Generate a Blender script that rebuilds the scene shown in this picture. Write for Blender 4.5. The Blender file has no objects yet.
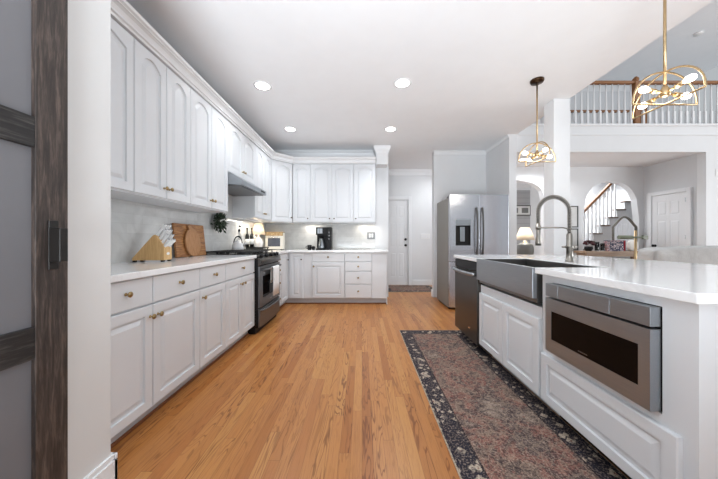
import bpy, bmesh, math, random
from mathutils import Vector, Matrix
random.seed(7)
C = bpy.context.scene.collection
sc = bpy.context.scene
PI = math.pi

# ---------------------------------------------------------------- camera
CAMZ = 1.085
cam_d = bpy.data.cameras.new('camera'); cam = bpy.data.objects.new('camera', cam_d); C.objects.link(cam)
cam.location = (0, 0, CAMZ); cam.rotation_euler = (PI/2, 0, 0)
cam_d.sensor_width = 36; cam_d.lens = 270/718*36
cam_d.shift_x = -3/718; cam_d.shift_y = 0.5/718
cam_d.clip_start = 0.02
sc.camera = cam
# ---------------------------------------------------------------- world, lights, exposure
w = bpy.data.worlds.new('world'); sc.world = w; w.use_nodes = True
w.node_tree.nodes['Background'].inputs[0].default_value = (0.90, 0.955, 1.0, 1)
w.node_tree.nodes['Background'].inputs[1].default_value = 0.42
def area(name, loc, target, sx, sy, power, col=(1, 1, 1), spread=180):
    l = bpy.data.lights.new(name, 'AREA'); l.shape = 'RECTANGLE'; l.size = sx; l.size_y = sy
    l.energy = power; l.color = col; l.spread = math.radians(spread)
    o = bpy.data.objects.new(name, l); C.objects.link(o); o.location = loc
    d = Vector(target) - Vector(loc); o.rotation_euler = d.to_track_quat('-Z', 'Y').to_euler()
    return o
area('ceiling_fill_light', (-.35, -2.0, .5), (-.15, .25, 2.77), 1.8, 1.0, 103, (.88, .945, 1), 100)  # added fill behind the camera, aimed up to brighten the ceiling
area('living_room_fill_light', (8.7, .5, 1.4), (1.0, 2.4, 2.3), 4.5, 2.2, 178, (.92, .965, 1))  # added fill from the right for the left cabinets; no window stands there
area('upper_hall_light', (7.5, 3.2, 5.0), (5.5, 6.5, 3.5), 1.2, .5, 13)
area('stairwell_fill_light', (5.5, 7.25, 2.72), (5.5, 7.3, 0), 1.6, .6, 30)  # added fill without a fixture, brightens the white stair wall
area('far_room_fill_light', (2.5, 6.9, 1.5), (4.5, 7.0, 1.4), .9, 1.6, 18)  # added fill hidden behind the fridge wall; the far room has no window
sc.view_settings.view_transform = 'Standard'
sc.view_settings.look = 'None'
sc.view_settings.gamma = 1
sc.view_settings.use_curve_mapping = False
sc.view_settings.exposure = 0.28

# ---------------------------------------------------------------- materials
def srgb(r, g, b):
    f = lambda c: (c/255/12.92) if c/255 <= .04045 else ((c/255+.055)/1.055)**2.4
    return (f(r), f(g), f(b), 1)
class NT:
    def __init__(s, name):
        s.m = bpy.data.materials.new(name); s.m.use_nodes = True
        s.t = s.m.node_tree; s.p = s.t.nodes['Principled BSDF']
    def n(s, typ, **kw):
        nd = s.t.nodes.new(typ)
        for k, v in kw.items(): setattr(nd, k, v)
        return nd
    def L(s, a, b): s.t.links.new(a, b)
    def val(s, sock, v):
        if hasattr(v, 'is_linked'): s.L(v, sock)
        else: sock.default_value = v
    def math(s, op, a, b=0.0, c=None):
        nd = s.n('ShaderNodeMath', operation=op); s.val(nd.inputs[0], a); s.val(nd.inputs[1], b)
        if c is not None: s.val(nd.inputs[2], c)
        return nd.outputs[0]
    def mix(s, f, a, b, blend='MIX'):
        nd = s.n('ShaderNodeMix', data_type='RGBA', blend_type=blend)
        s.val(nd.inputs[0], f); s.val(nd.inputs[6], a); s.val(nd.inputs[7], b); return nd.outputs[2]
    def coord(s): return s.n('ShaderNodeTexCoord').outputs['Object']
    def sep(s, v):
        nd = s.n('ShaderNodeSeparateXYZ'); s.L(v, nd.inputs[0]); return nd.outputs
    def comb(s, x, y, z):
        nd = s.n('ShaderNodeCombineXYZ')
        for i, q in enumerate((x, y, z)): s.val(nd.inputs[i], q)
        return nd.outputs[0]
    def mapping(s, v, scale=(1, 1, 1), rot=(0, 0, 0), loc=(0, 0, 0)):
        nd = s.n('ShaderNodeMapping'); s.L(v, nd.inputs[0])
        nd.inputs['Scale'].default_value = scale; nd.inputs['Rotation'].default_value = rot; nd.inputs['Location'].default_value = loc
        return nd.outputs[0]
    def noise(s, v, scale, detail=4, rough=.5, dist=0):
        nd = s.n('ShaderNodeTexNoise'); s.L(v, nd.inputs['Vector'])
        nd.inputs['Scale'].default_value = scale; nd.inputs['Detail'].default_value = detail
        nd.inputs['Roughness'].default_value = rough; nd.inputs['Distortion'].default_value = dist
        return nd.outputs[0]
    def ramp(s, f, stops, interp='LINEAR'):
        nd = s.n('ShaderNodeValToRGB'); s.val(nd.inputs[0], f); cr = nd.color_ramp; cr.interpolation = interp
        while len(cr.elements) < len(stops): cr.elements.new(.5)
        for e, (p, c) in zip(cr.elements, stops): e.position = p; e.color = c
        return nd.outputs[0]
    def bump(s, h, strength=.2, dist=.002):
        nd = s.n('ShaderNodeBump'); s.L(h, nd.inputs['Height']); nd.inputs['Strength'].default_value = strength
        nd.inputs['Distance'].default_value = dist; s.L(nd.outputs[0], s.p.inputs['Normal'])
    def base(s, v): s.val(s.p.inputs['Base Color'], v)
    def set(s, rough=None, metal=None, spec=None):
        if rough is not None: s.val(s.p.inputs['Roughness'], rough)
        if metal is not None: s.p.inputs['Metallic'].default_value = metal
        if spec is not None: s.p.inputs['Specular IOR Level'].default_value = spec
def paint(name, col, rough=.5, var=.02, spec=.5, metal=0):
    t = NT(name); v = t.noise(t.coord(), 6, 3)
    a = tuple(c*(1-var) for c in col[:3])+(1,); b = tuple(min(1, c*(1+var)) for c in col[:3])+(1,)
    t.base(t.ramp(v, [(.3, a), (.7, b)])); t.set(rough, metal, spec); return t.m
def brushed(name, col, rough=.3, axis=0, amt=.06):
    t = NT(name); s = [60, 60, 60]; s[axis] = 1.2
    v = t.noise(t.mapping(t.coord(), tuple(s)), 6, 3)
    a = tuple(c*(1-amt) for c in col[:3])+(1,); b = tuple(min(1, c*(1+amt)) for c in col[:3])+(1,)
    t.base(t.ramp(v, [(.3, a), (.7, b)])); t.set(rough, .9); return t.m
def emit(name, col, s):
    t = NT(name); t.base((1, 1, 1, 1)); t.p.inputs['Emission Color'].default_value = col
    t.p.inputs['Emission Strength'].default_value = s; return t.m
def wood(name, c1, c2, c3, axis=2, scale=1.0, rough=.45, stretch=14):
    t = NT(name); s = [stretch]*3; s[axis] = 1.0; co = t.mapping(t.coord(), tuple(q*scale for q in s))
    v = t.noise(co, 4, 6, .6, .6); g = t.noise(co, 22, 3, .6)
    m = t.math('ADD', t.math('MULTIPLY', v, .75), t.math('MULTIPLY', g, .25))
    t.base(t.ramp(m, [(.32, c1), (.5, c2), (.68, c3)])); t.set(rough); t.bump(g, .15); return t.m

M = {}
M['cab'] = paint('painted_cabinet', (.68, .70, .725, 1), .32, .01)
M['wallp'] = paint('wall_paint', (.72, .73, .745, 1), .6, .01)
M['jambp'] = paint('hall_wall_paint', (.67, .67, .665, 1), .6, .01)
M['white'] = paint('white_trim', (.79, .80, .815, 1), .4, .01)
M['ceil'] = paint('ceiling_paint', (.84, .855, .875, 1), .75, .01)
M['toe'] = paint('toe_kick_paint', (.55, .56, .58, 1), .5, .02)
M['shoe'] = wood('shoe_wood', srgb(105, 62, 36), srgb(130, 80, 48), srgb(150, 95, 58), 1)
M['brass'] = paint('aged_brass', srgb(158, 136, 96), .3, .05, metal=1)
M['gold'] = paint('satin_gold', srgb(192, 166, 128), .35, .03, metal=1)
M['bronze'] = paint('dark_bronze', srgb(70, 52, 38), .35, .05, metal=1)
M['black'] = paint('black_plastic', (.007, .007, .008, 1), .45, .1, spec=.25)
M['iron'] = paint('cast_iron', (.02, .02, .021, 1), .55, .15)
M['stove'] = brushed('stove_slate', srgb(118, 119, 121), .36, 0)
M['slate'] = brushed('slate_steel', srgb(122, 123, 125), .4, 1)
M['dslate'] = brushed('dark_slate_steel', srgb(86, 84, 82), .3, 2)
M['steel'] = brushed('brushed_steel', srgb(156, 161, 166), .36, 0)
M['steelv'] = brushed('brushed_steel_vertical', srgb(206, 208, 215), .24, 2)
M['fridge_side'] = paint('fridge_side_grey', srgb(122, 119, 114), .45, .03)
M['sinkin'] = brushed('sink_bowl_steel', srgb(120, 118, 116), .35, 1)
M['gunmetal'] = paint('brushed_gunmetal', srgb(150, 145, 138), .28, .04, metal=1)
M['glass_dark'] = paint('dark_oven_glass', (.004, .003, .003, 1), .1, .1, spec=.08)
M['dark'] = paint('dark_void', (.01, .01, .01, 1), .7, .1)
M['frame_black'] = paint('black_frame', (.02, .02, .02, 1), .4, .1)
M['doorgrey'] = paint('barn_panel_grey', srgb(108, 108, 112), .5, .02)
M['linen'] = paint('linen_shade', (.82, .80, .76, 1), .9, .03)
M['lampbase'] = paint('grey_ribbed_ceramic', (.20, .20, .19, 1), .5, .08)
M['sofa'] = None
M['towel'] = paint('white_cotton', (.8, .8, .8, 1), .95, .03)
M['kettle'] = paint('white_enamel', (.85, .85, .86, 1), .15, .01)
M['cream'] = paint('cream_enamel', srgb(228, 224, 214), .35, .02)
M['bottle'] = paint('dark_bottle_glass', (.012, .014, .012, 1), .1, .1)
M['paper'] = paint('white_label', (.8, .8, .78, 1), .7, .03)
M['chrome'] = paint('chrome', (.75, .75, .76, 1), .12, .02, metal=1)
M['rail'] = wood('stained_oak_rail', srgb(104, 64, 30), srgb(134, 88, 48), srgb(158, 108, 64), 0)
M['railz'] = wood('stained_oak_newel', srgb(104, 64, 30), srgb(134, 88, 48), srgb(158, 108, 64), 2)
M['tread'] = wood('dark_tread', srgb(80, 62, 50), srgb(105, 84, 70), srgb(125, 102, 86), 1)
M['maple'] = wood('maple_block', srgb(188, 146, 92), srgb(206, 166, 112), srgb(220, 184, 132), 2, 1.5)
M['acacia'] = wood('acacia_board', srgb(96, 58, 30), srgb(152, 102, 58), srgb(192, 142, 90), 0, 2.2, stretch=10)
M['beech'] = wood('beech_board', srgb(150, 104, 66), srgb(172, 124, 82), srgb(188, 142, 100), 2, 2)
M['console'] = wood('console_wood', srgb(128, 104, 82), srgb(152, 126, 102), srgb(170, 146, 122), 0)
M['barnz'] = wood('charred_barn_wood_vertical', srgb(24, 19, 18), srgb(56, 47, 43), srgb(100, 86, 78), 2, 1.5, .55, 13)
M['barny'] = wood('charred_barn_wood_rail', srgb(8, 8, 8), srgb(30, 28, 28), srgb(78, 74, 72), 0, 1.5, .55, 13)
M['leaf'] = paint('dark_leaf', (.018, .035, .015, 1), .55, .4)
M['maroon'] = paint('maroon_petals', (.06, .008, .012, 1), .7, .4)
M['red'] = paint('red_card', (.45, .02, .04, 1), .6, .1)
M['olive'] = paint('olive_enamel', (.17, .19, .13, 1), .4, .05)
M['rope'] = paint('weathered_grey_wood', (.16, .15, .13, 1), .8, .2)
M['mirror'] = paint('mirror_glass', (.85, .87, .9, 1), .03, .0, metal=1)
M['art'] = paint('pale_print', (.62, .62, .61, 1), .7, .08)
M['switch'] = paint('white_plastic', (.8, .8, .8, 1), .35, .01)
M['bulb'] = emit('lit_bulb', (1, .96, .88, 1), 12)
M['downlight'] = emit('lit_diffuser', (1, .97, .92, 1), 9)
M['lampshade_lit'] = emit('lit_linen_shade', (1, .86, .66, 1), 1.1)
M['lampshade_far'] = emit('lit_far_shade', (1, .92, .80, 1), .45)
# glass
t = NT('clear_glass'); t.base((.95, .97, .97, 1)); t.p.inputs['Transmission Weight'].default_value = 1; t.set(.03); M['glass'] = t.m
t = NT('hob_glass'); t.base((.01, .01, .01, 1)); t.set(.12); M['hob'] = t.m
# quartz
t = NT('white_quartz'); co = t.coord()
n1 = t.noise(co, 2.2, 8, .62, 1.6)
vein = t.math('ABSOLUTE', t.math('SUBTRACT', n1, .5))
n2 = t.noise(co, 1.1, 3)
vm = t.math('MULTIPLY', t.ramp(vein, [(0, (1, 1, 1, 1)), (.03, (0, 0, 0, 1))]), t.ramp(n2, [(.45, (0, 0, 0, 1)), (.65, (.55, .55, .55, 1))]))
t.base(t.mix(vm, (.83, .84, .85, 1), (.55, .55, .57, 1))); t.set(.08); M['quartz'] = t.m
# subway tile (u along wall, z up)
def tile(name, u):
    t = NT(name); x = t.sep(t.coord()); v = t.comb(x[u], x[2], 0.0)
    b = t.n('ShaderNodeTexBrick'); t.L(v, b.inputs[0]); b.inputs['Scale'].default_value = 1
    b.inputs['Brick Width'].default_value = .30; b.inputs['Row Height'].default_value = .076
    b.inputs['Mortar Size'].default_value = .0016; b.inputs['Mortar Smooth'].default_value = .3
    b.inputs['Color1'].default_value = (.58, .585, .58, 1); b.inputs['Color2'].default_value = (.68, .685, .68, 1)
    b.inputs['Mortar'].default_value = (.60, .60, .59, 1)
    nn = t.noise(t.coord(), 5, 6, .6, 1.2)
    t.base(t.mix(1.0, b.outputs[0], t.ramp(nn, [(.3, (.84, .84, .84, 1)), (.6, (1, 1, 1, 1))]), 'MULTIPLY'))
    t.set(.1); hb = t.math('SUBTRACT', t.math('MULTIPLY', t.noise(t.coord(), 9, 2), .6), b.outputs['Fac'])
    t.bump(hb, .35, .002); return t.m
M['tile_y'] = tile('marble_subway_tile', 1); M['tile_x'] = tile('marble_subway_tile_back', 0)
# oak strip floor, boards along Y
t = NT('oak_strip_floor'); x = t.sep(t.coord())
row = t.math('FLOOR', t.math('DIVIDE', x[0], .0575))
wn = t.n('ShaderNodeTexWhiteNoise', noise_dimensions='1D'); t.L(row, wn.inputs['W'])
yy = t.math('ADD', t.math('DIVIDE', x[1], .95), t.math('MULTIPLY', wn.outputs[0], 7.3))
brd = t.math('FLOOR', yy)
wn2 = t.n('ShaderNodeTexWhiteNoise', noise_dimensions='2D'); t.L(t.comb(row, brd, 0.0), wn2.inputs['Vector'])
rnd = wn2.outputs[0]
off = t.math('MULTIPLY', rnd, 37.0)
gv = t.comb(t.math('ADD', t.math('MULTIPLY', x[0], 9.0), off), t.math('ADD', t.math('MULTIPLY', x[1], 1.0), off), off)
g1 = t.noise(gv, 1.2, 3, .5, .7); g2 = t.noise(t.comb(t.math('MULTIPLY', x[0], 260.0), t.math('MULTIPLY', x[1], 7.0), off), 1.0, 3, .6)
ring = t.math('SINE', t.math('MULTIPLY', g1, 70.0))
col = t.ramp(rnd, [(0, srgb(160, 100, 50)), (.3, srgb(175, 117, 63)), (.55, srgb(181, 123, 68)), (.8, srgb(186, 132, 75)), (1, srgb(166, 104, 54))])
col = t.mix(t.math('MULTIPLY', t.ramp(ring, [(.5, (0, 0, 0, 1)), (1, (1, 1, 1, 1))]), t.ramp(t.noise(gv, .5, 2), [(.42, (.12, .12, .12, 1)), (.62, (.85, .85, .85, 1))])), col, srgb(112, 62, 26))
col = t.mix(t.math('MULTIPLY', t.ramp(g2, [(.5, (0, 0, 0, 1)), (.75, (1, 1, 1, 1))]), .45), col, srgb(112, 66, 34))
fx = t.math('FRACT', t.math('DIVIDE', x[0], .0575)); fy = t.math('FRACT', yy)
ex = t.math('LESS_THAN', t.math('MINIMUM', fx, t.math('SUBTRACT', 1.0, fx)), .022)
ey = t.math('LESS_THAN', t.math('MINIMUM', fy, t.math('SUBTRACT', 1.0, fy)), .0016)
gap = t.math('MAXIMUM', ex, ey)
col = t.mix(t.math('MULTIPLY', gap, .35), col, srgb(80, 46, 24))
t.base(col); t.set(t.math('ADD', .26, t.math('MULTIPLY', g2, .16)), spec=.32); t.bump(t.math('SUBTRACT', t.math('MULTIPLY', g2, .3), gap), .2, .001)
M['floor'] = t.m
# faded persian runner: local x across (0..W), y along (0..L)
def rug_mat(name, W, Ln):
    t = NT(name); co = t.coord(); x = t.sep(co)
    dx = t.math('MINIMUM', x[0], t.math('SUBTRACT', W, x[0])); dy = t.math('MINIMUM', x[1], t.math('SUBTRACT', Ln, x[1]))
    d = t.math('MINIMUM', dx, dy)
    big = t.noise(co, 3.2, 5, .65, .6); mid = t.noise(co, 13, 5, .7, 1.2); fine = t.noise(co, 70, 4, .75, 2.0)
    fld = t.ramp(big, [(.32, srgb(88, 74, 70)), (.42, srgb(140, 118, 106)), (.49, srgb(152, 104, 92)), (.55, srgb(104, 88, 84)), (.66, srgb(168, 150, 136))])
    fld = t.mix(t.ramp(mid, [(.50, (0, 0, 0, 1)), (.56, (.7, .7, .7, 1))], 'LINEAR'), fld, srgb(66, 58, 62))
    vo = t.n('ShaderNodeTexVoronoi', feature='DISTANCE_TO_EDGE'); t.L(t.mapping(co, (1, 1, 1), (0, 0, .7)), vo.inputs['Vector']); vo.inputs['Scale'].default_value = 24
    fld = t.mix(t.ramp(vo.outputs['Distance'], [(.0, (.7, .7, .7, 1)), (.09, (0, 0, 0, 1))]), fld, srgb(172, 150, 132))
    wv = t.n('ShaderNodeTexVoronoi', feature='F1', distance='MANHATTAN'); t.L(co, wv.inputs['Vector']); wv.inputs['Scale'].default_value = 17
    fld = t.mix(t.ramp(wv.outputs['Distance'], [(.16, (.75, .75, .75, 1)), (.22, (0, 0, 0, 1))]), fld, srgb(136, 78, 70))
    # border band
    bv = t.n('ShaderNodeTexVoronoi', feature='F1', distance='MANHATTAN'); t.L(co, bv.inputs['Vector']); bv.inputs['Scale'].default_value = 17
    bd = t.ramp(bv.outputs['Distance'], [(.14, srgb(140, 90, 78)), (.22, srgb(206, 192, 172)), (.50, srgb(190, 174, 156)), (.56, srgb(46, 46, 56))])
    bd = t.mix(t.ramp(mid, [(.52, (0, 0, 0, 1)), (.58, (.75, .75, .75, 1))]), bd, srgb(44, 46, 60))
    col = t.mix(t.math('LESS_THAN', d, .125), fld, bd)
    ln = t.math('LESS_THAN', t.math('ABSOLUTE', t.math('SUBTRACT', d, .125)), .006)
    col = t.mix(ln, col, srgb(52, 46, 50))
    ln2 = t.math('LESS_THAN', t.math('ABSOLUTE', t.math('SUBTRACT', d, .022)), .006)
    col = t.mix(ln2, col, srgb(40, 40, 52))
    col = t.mix(t.math('LESS_THAN', d, .007), col, srgb(196, 182, 162))
    col = t.mix(t.math('MULTIPLY', t.ramp(fine, [(.42, (0, 0, 0, 1)), (.60, (1, 1, 1, 1))]), .75), col, srgb(46, 38, 38))
    col = t.mix(t.math('MULTIPLY', t.ramp(t.noise(co, 110, 2), [(.5, (0, 0, 0, 1)), (.7, (1, 1, 1, 1))]), .45), col, srgb(184, 164, 150))
    t.base(col); t.set(.95, spec=.1); t.bump(fine, .3, .003); return t.m
# sofa fabric
t = NT('grey_slipcover'); nn = t.noise(t.coord(), 5, 6, .6, .5)
t.base(t.ramp(nn, [(.3, (.50, .50, .50, 1)), (.7, (.62, .62, .61, 1))])); t.set(.95, spec=.1); t.bump(nn, .6, .03); M['sofa'] = t.m
# patterned gift box
t = NT('patterned_box'); ck = t.n('ShaderNodeTexVoronoi', feature='F1', distance='CHEBYCHEV'); t.L(t.coord(), ck.inputs['Vector']); ck.inputs['Scale'].default_value = 34; ck.inputs['Randomness'].default_value = .3
t.base(t.ramp(ck.outputs['Distance'], [(.2, srgb(170, 40, 52)), (.34, srgb(220, 205, 205)), (.45, srgb(60, 60, 84))])); t.set(.7); M['giftbox'] = t.m
t = NT('shiplap'); x = t.sep(t.coord()); fz = t.math('FRACT', t.math('DIVIDE', x[2], .14)); g = t.math('LESS_THAN', fz, .06)
t.base(t.mix(g, (.44, .44, .45, 1), (.26, .26, .27, 1))); t.set(.6); M['shiplap'] = t.m
t = NT('tan_mottled'); nn = t.noise(t.coord(), 60, 3); t.base(t.ramp(nn, [(.4, srgb(196, 172, 132)), (.6, srgb(150, 122, 84))])); t.set(.7); M['tan'] = t.m
M['carpet'] = paint('hall_carpet', (.3, .28, .26, 1), .9, .1)

# ---------------------------------------------------------------- mesh builder
class MB:
    def __init__(s): s.v = []; s.f = []; s.sm = []
    def add(s, vs, fs, sm=False):
        o = len(s.v); s.v += [tuple(q) for q in vs]; s.f += [tuple(o+i for i in f) for f in fs]; s.sm += [sm]*len(fs); return s
    def box(s, x0, x1, y0, y1, z0, z1):
        return s.add([(x0,y0,z0),(x1,y0,z0),(x1,y1,z0),(x0,y1,z0),(x0,y0,z1),(x1,y0,z1),(x1,y1,z1),(x0,y1,z1)],
                     [(0,3,2,1),(4,5,6,7),(0,1,5,4),(1,2,6,5),(2,3,7,6),(3,0,4,7)])
    def prism(s, pts, ax, c0, c1, sm=False):
        # pts: 2D outline; ax 0: (y,z) along x, 1: (x,z) along y, 2: (x,y) along z
        def P(p, c): return (c, p[0], p[1]) if ax == 0 else (p[0], c, p[1]) if ax == 1 else (p[0], p[1], c)
        n = len(pts); vs = [P(p, c0) for p in pts] + [P(p, c1) for p in pts]
        s.add(vs, [tuple(range(n))[::-1], tuple(range(n, 2*n))])
        o = len(s.v)-2*n
        for i in range(n):
            j = (i+1) % n; s.f.append((o+i, o+j, o+n+j, o+n+i)); s.sm.append(sm)
        return s
    def loops(s, ls, cap0=True, cap1=True, sm=False, closed=True):
        n = len(ls[0]); vs = [p for l in ls for p in l]; fs = []
        for k in range(len(ls)-1):
            for i in range(n if closed else n-1):
                j = (i+1) % n; fs.append((k*n+i, k*n+j, (k+1)*n+j, (k+1)*n+i))
        o = len(s.v); s.add(vs, fs, sm)
        if cap0: s.f.append(tuple(o+i for i in range(n))[::-1]); s.sm.append(False)
        if cap1: s.f.append(tuple(o+(len(ls)-1)*n+i for i in range(n))); s.sm.append(False)
        return s
    def lathe(s, prof, c=(0,0,0), n=24, ax='z'):
        ls = []
        for r, h in prof:
            l = []
            for i in range(n):
                a = 2*PI*i/n; u, w_ = r*math.cos(a), r*math.sin(a)
                l.append((c[0]+u, c[1]+w_, c[2]+h) if ax == 'z' else (c[0]+u, c[1]-h, c[2]+w_) if ax == '-y' else (c[0]+h, c[1]+u, c[2]+w_))
            ls.append(l)
        return s.loops(ls, sm=True)
    def tube(s, pts, r, n=8, closed=False, flat=None):
        pts = [Vector(p) for p in pts]; ls = []; prev = None; N = len(pts)
        for i, p in enumerate(pts):
            a = pts[(i-1) % N] if (closed or i) else p; b = pts[(i+1) % N] if (closed or i < N-1) else p
            d = (b-a).normalized()
            if prev is None:
                up = Vector((0,0,1)) if abs(d.z) < .9 else Vector((1,0,0)); u = d.cross(up).normalized()
            else: u = (prev - d*prev.dot(d)).normalized()
            prev = u; v = d.cross(u); rr = r[i] if isinstance(r, (list, tuple)) else r
            ra, rb = (rr, rr) if flat is None else (rr, rr*flat)
            ls.append([tuple(p+u*ra*math.cos(2*PI*k/n)+v*rb*math.sin(2*PI*k/n)) for k in range(n)])
        if closed: ls.append(ls[0]); return s.loops(ls, False, False, True)
        return s.loops(ls, sm=True)
    def ell(s, c, h, e1=1.0, e2=1.0, nu=24, nv=14):
        f = lambda q, e: math.copysign(abs(q)**e, q); ls = []
        for j in range(1, nv):
            b = -PI/2+PI*j/nv; l = []
            for i in range(nu):
                a = 2*PI*i/nu
                l.append((c[0]+h[0]*f(math.cos(b), e1)*f(math.cos(a), e2), c[1]+h[1]*f(math.cos(b), e1)*f(math.sin(a), e2), c[2]+h[2]*f(math.sin(b), e1)))
            ls.append(l)
        s.loops(ls, sm=True); s.sm[-1] = s.sm[-2] = True; return s
    def xf(s, m):
        s.v = [tuple(m @ Vector(p)) for p in s.v]; return s
    def build(s, name, mat, parent=None, bevel=0, seg=2):
        me = bpy.data.meshes.new(name); me.from_pydata(s.v, [], s.f)
        me.polygons.foreach_set('use_smooth', s.sm); me.update()
        bm = bmesh.new(); bm.from_mesh(me); bmesh.ops.recalc_face_normals(bm, faces=bm.faces); bm.to_mesh(me); bm.free()
        me.materials.append(M[mat] if isinstance(mat, str) else mat)
        o = bpy.data.objects.new(name, me); C.objects.link(o)
        if parent: o.parent = parent
        if bevel:
            b = o.modifiers.new('bevel', 'BEVEL'); b.width = bevel; b.segments = seg; b.limit_method = 'ANGLE'; b.angle_limit = math.radians(40); b.harden_normals = False
        return o
def B(*a): return MB().box(*a)
def thing(name, label, cat, loc=(0,0,0), rz=0, group=None):
    o = bpy.data.objects.new(name, None); C.objects.link(o); o.empty_display_size = .1
    o.location = loc; o.rotation_euler = (0,0,rz); o['label'] = label; o['category'] = cat
    if group: o['group'] = group
    return o
def tag(o, label, cat, group=None, loc=None, rz=None):
    o['label'] = label; o['category'] = cat
    if group: o['group'] = group
    if loc: o.location = loc
    if rz is not None: o.rotation_euler = (0,0,rz)
    return o
def struct(name, mb, mat, bevel=0, parent=None):
    o = mb.build(name, mat, parent, bevel)
    if not parent: o['kind'] = 'structure'
    return o

# ---------------------------------------------------------------- the setting
H = 2.77
Y1 = 5.115
struct('floor', B(-1.95, 9, -2.5, 9.2, -.05, 0), 'floor')
struct('ceiling', MB().box(-1.95, 2.47, -2.5, Y1, H, H+.12).box(.25, 2.47, Y1, 7.0, H, H+.12), 'ceil')
struct('wall_left', B(-1.96, -1.84, 1.2, Y1+.12, 0, H), 'wallp')
struct('wall_near_left', B(-1.96, -1.117, -2.5, 1.2, 0, H), 'jambp')
struct('wall_back', B(-1.84, .50, Y1, Y1+.12, 0, H), 'wallp')
struct('wall_hall_far', MB().box(.2, .60, 6.5, 6.62, 0, H).box(.60, 1.12, 6.5, 6.62, 2.06, H).box(1.12, 2.6, 6.5, 6.62, 0, H), 'wallp')
struct('wall_fridge_back', B(1.36, 2.35, Y1, Y1+.12, 0, H), 'wallp')
struct('wall_fridge_side', B(2.35, 2.47, 4.31, Y1+.12, 0, H), 'wallp')
struct('column', MB().box(2.288, 2.484, 3.22, 3.40, 0, H).box(2.268, 2.504, 3.20, 3.42, 0, .14), 'white', .004)
def crown_run(p0, p1, side, z=H, s=.10, d=.07, name='trim_1', mat='white'):
    # p0->p1 along wall face; side = unit vector out of wall
    p0 = Vector(p0+(0,)); p1 = Vector(p1+(0,)); n = Vector(side+(0,))
    prof = [(0, -s), (.012, -s), (.016, -s*.8), (d*.45, -s*.42), (d*.8, -s*.2), (d*.82, -s*.1), (d, -s*.08), (d, 0), (0, 0)]
    m = MB(); ls = [[tuple(p+n*a+Vector((0,0,z+b))) for a, b in prof] for p in (p0, p1)]
    m.loops(ls); return struct(name, m, mat)
crown_run((-1.84, Y1), (.25, Y1), (0, -1), name='trim_1')
crown_run((.2, 6.5), (2.4, 6.5), (0, -1), name='trim_2', s=.13)
crown_run((1.36, Y1), (2.35, Y1), (0, -1), name='trim_3', s=.07, d=.05)
crown_run((2.35, 4.31), (2.35, Y1), (-1, 0), name='trim_4', s=.05, d=.03)
# boxed corbel with flared crown at the end of the back wall
cb = MB().box(.258, .462, 4.86, Y1, 2.45, H)
fl = [[(x, y, z) for x, y in ((.258-a, 4.86-a), (.462+a, 4.86-a), (.462+a, Y1), (.258-a, Y1))] for a, z in ((.006, H-.13), (.012, H-.11), (.04, H-.06), (.05, H-.02), (.05, H))]
cb.loops(fl); struct('trim_5', cb, 'white')
# tile backsplashes and their shadow-free painted end
struct('trim_6', B(-1.84, -1.83, 1.2, Y1, .914, 1.86), 'tile_y')
struct('trim_7', B(-1.83, .25, Y1-.01, Y1, .914, 1.42), 'tile_x')
def basebd(name, x0, x1, y0, y1, h=.13):
    m = MB().box(x0, x1, y0, y1, 0, h*.82)
    ins = .006
    m.box(x0 + (ins if x1-x0 < .03 else 0)*0, x1 - (ins if x1-x0 < .03 else 0), y0 + (ins if y1-y0 < .03 else 0), y1, h*.82, h)
    return struct(name, m, 'white', .002)
basebd('baseboard_left', -1.118, -1.10, -.4, 1.216)
basebd('baseboard_left_end', -1.23, -1.10, 1.20, 1.216)
basebd('baseboard_hall', 1.21, 2.5, 6.485, 6.5)
basebd('baseboard_fridge', 1.34, 1.36, 5.10, 5.235)
# far hall door with six panels
def six_panel(name, W, Hd, loc, rz, knob_side=1, mat='white', hinge=False):
    m = MB(); t_ = .035
    cols = [(.10*W/.6, .5*W-.03), (.5*W+.03, W-.10*W/.6)]
    rows = [(.2, .78), (.92, 1.5), (1.62, Hd-.14)]
    m.box(0, W, .006, t_, 0, Hd)
    xs = [0, cols[0][0], cols[0][1], cols[1][0], cols[1][1], W]; zs = [0]+[q for r in rows for q in r]+[Hd]
    for i in (0, 2, 4): m.box(xs[i], xs[i+1], 0, .008, 0, Hd)
    for j in (0, 2, 4, 6):
        for c in cols: m.box(c[0], c[1], 0, .008, zs[j], zs[j+1])
    for c in cols:
        for r in rows:
            m.loops([[(c[0]+a, y, r[0]+a), (c[1]-a, y, r[0]+a), (c[1]-a, y, r[1]-a), (c[0]+a, y, r[1]-a)] for a, y in ((.012, .008), (.03, .001))], False, True)
    o = struct(name, m, mat, .002); o.location = loc; o.rotation_euler = (0,0,rz)
    kx = W-.06 if knob_side > 0 else .06
    k = MB().lathe([(.03, 0), (.03, .006), (.012, .01), (.012, .035), (.028, .04), (.03, .055), (.022, .066), (0.002, .068)], (kx, 0, .96), 16, '-y')
    k.build('door_knob', 'black', o)
    return o
d1 = six_panel('door_1', .50, 2.05, (.61, 6.515, 0), 0)
MB().lathe([(.03, 0), (.03, .02), (.004, .022)], (.44, 0, 1.10), 16, '-y').build('deadbolt', 'black', d1)
struct('trim_8', MB().box(1.115, 1.195, 6.48, 6.5, 0, 2.13).box(.52, 1.115, 6.48, 6.5, 2.05, 2.13).box(.52, .605, 6.48, 6.5, 0, 2.05), 'white', .003)

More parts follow.
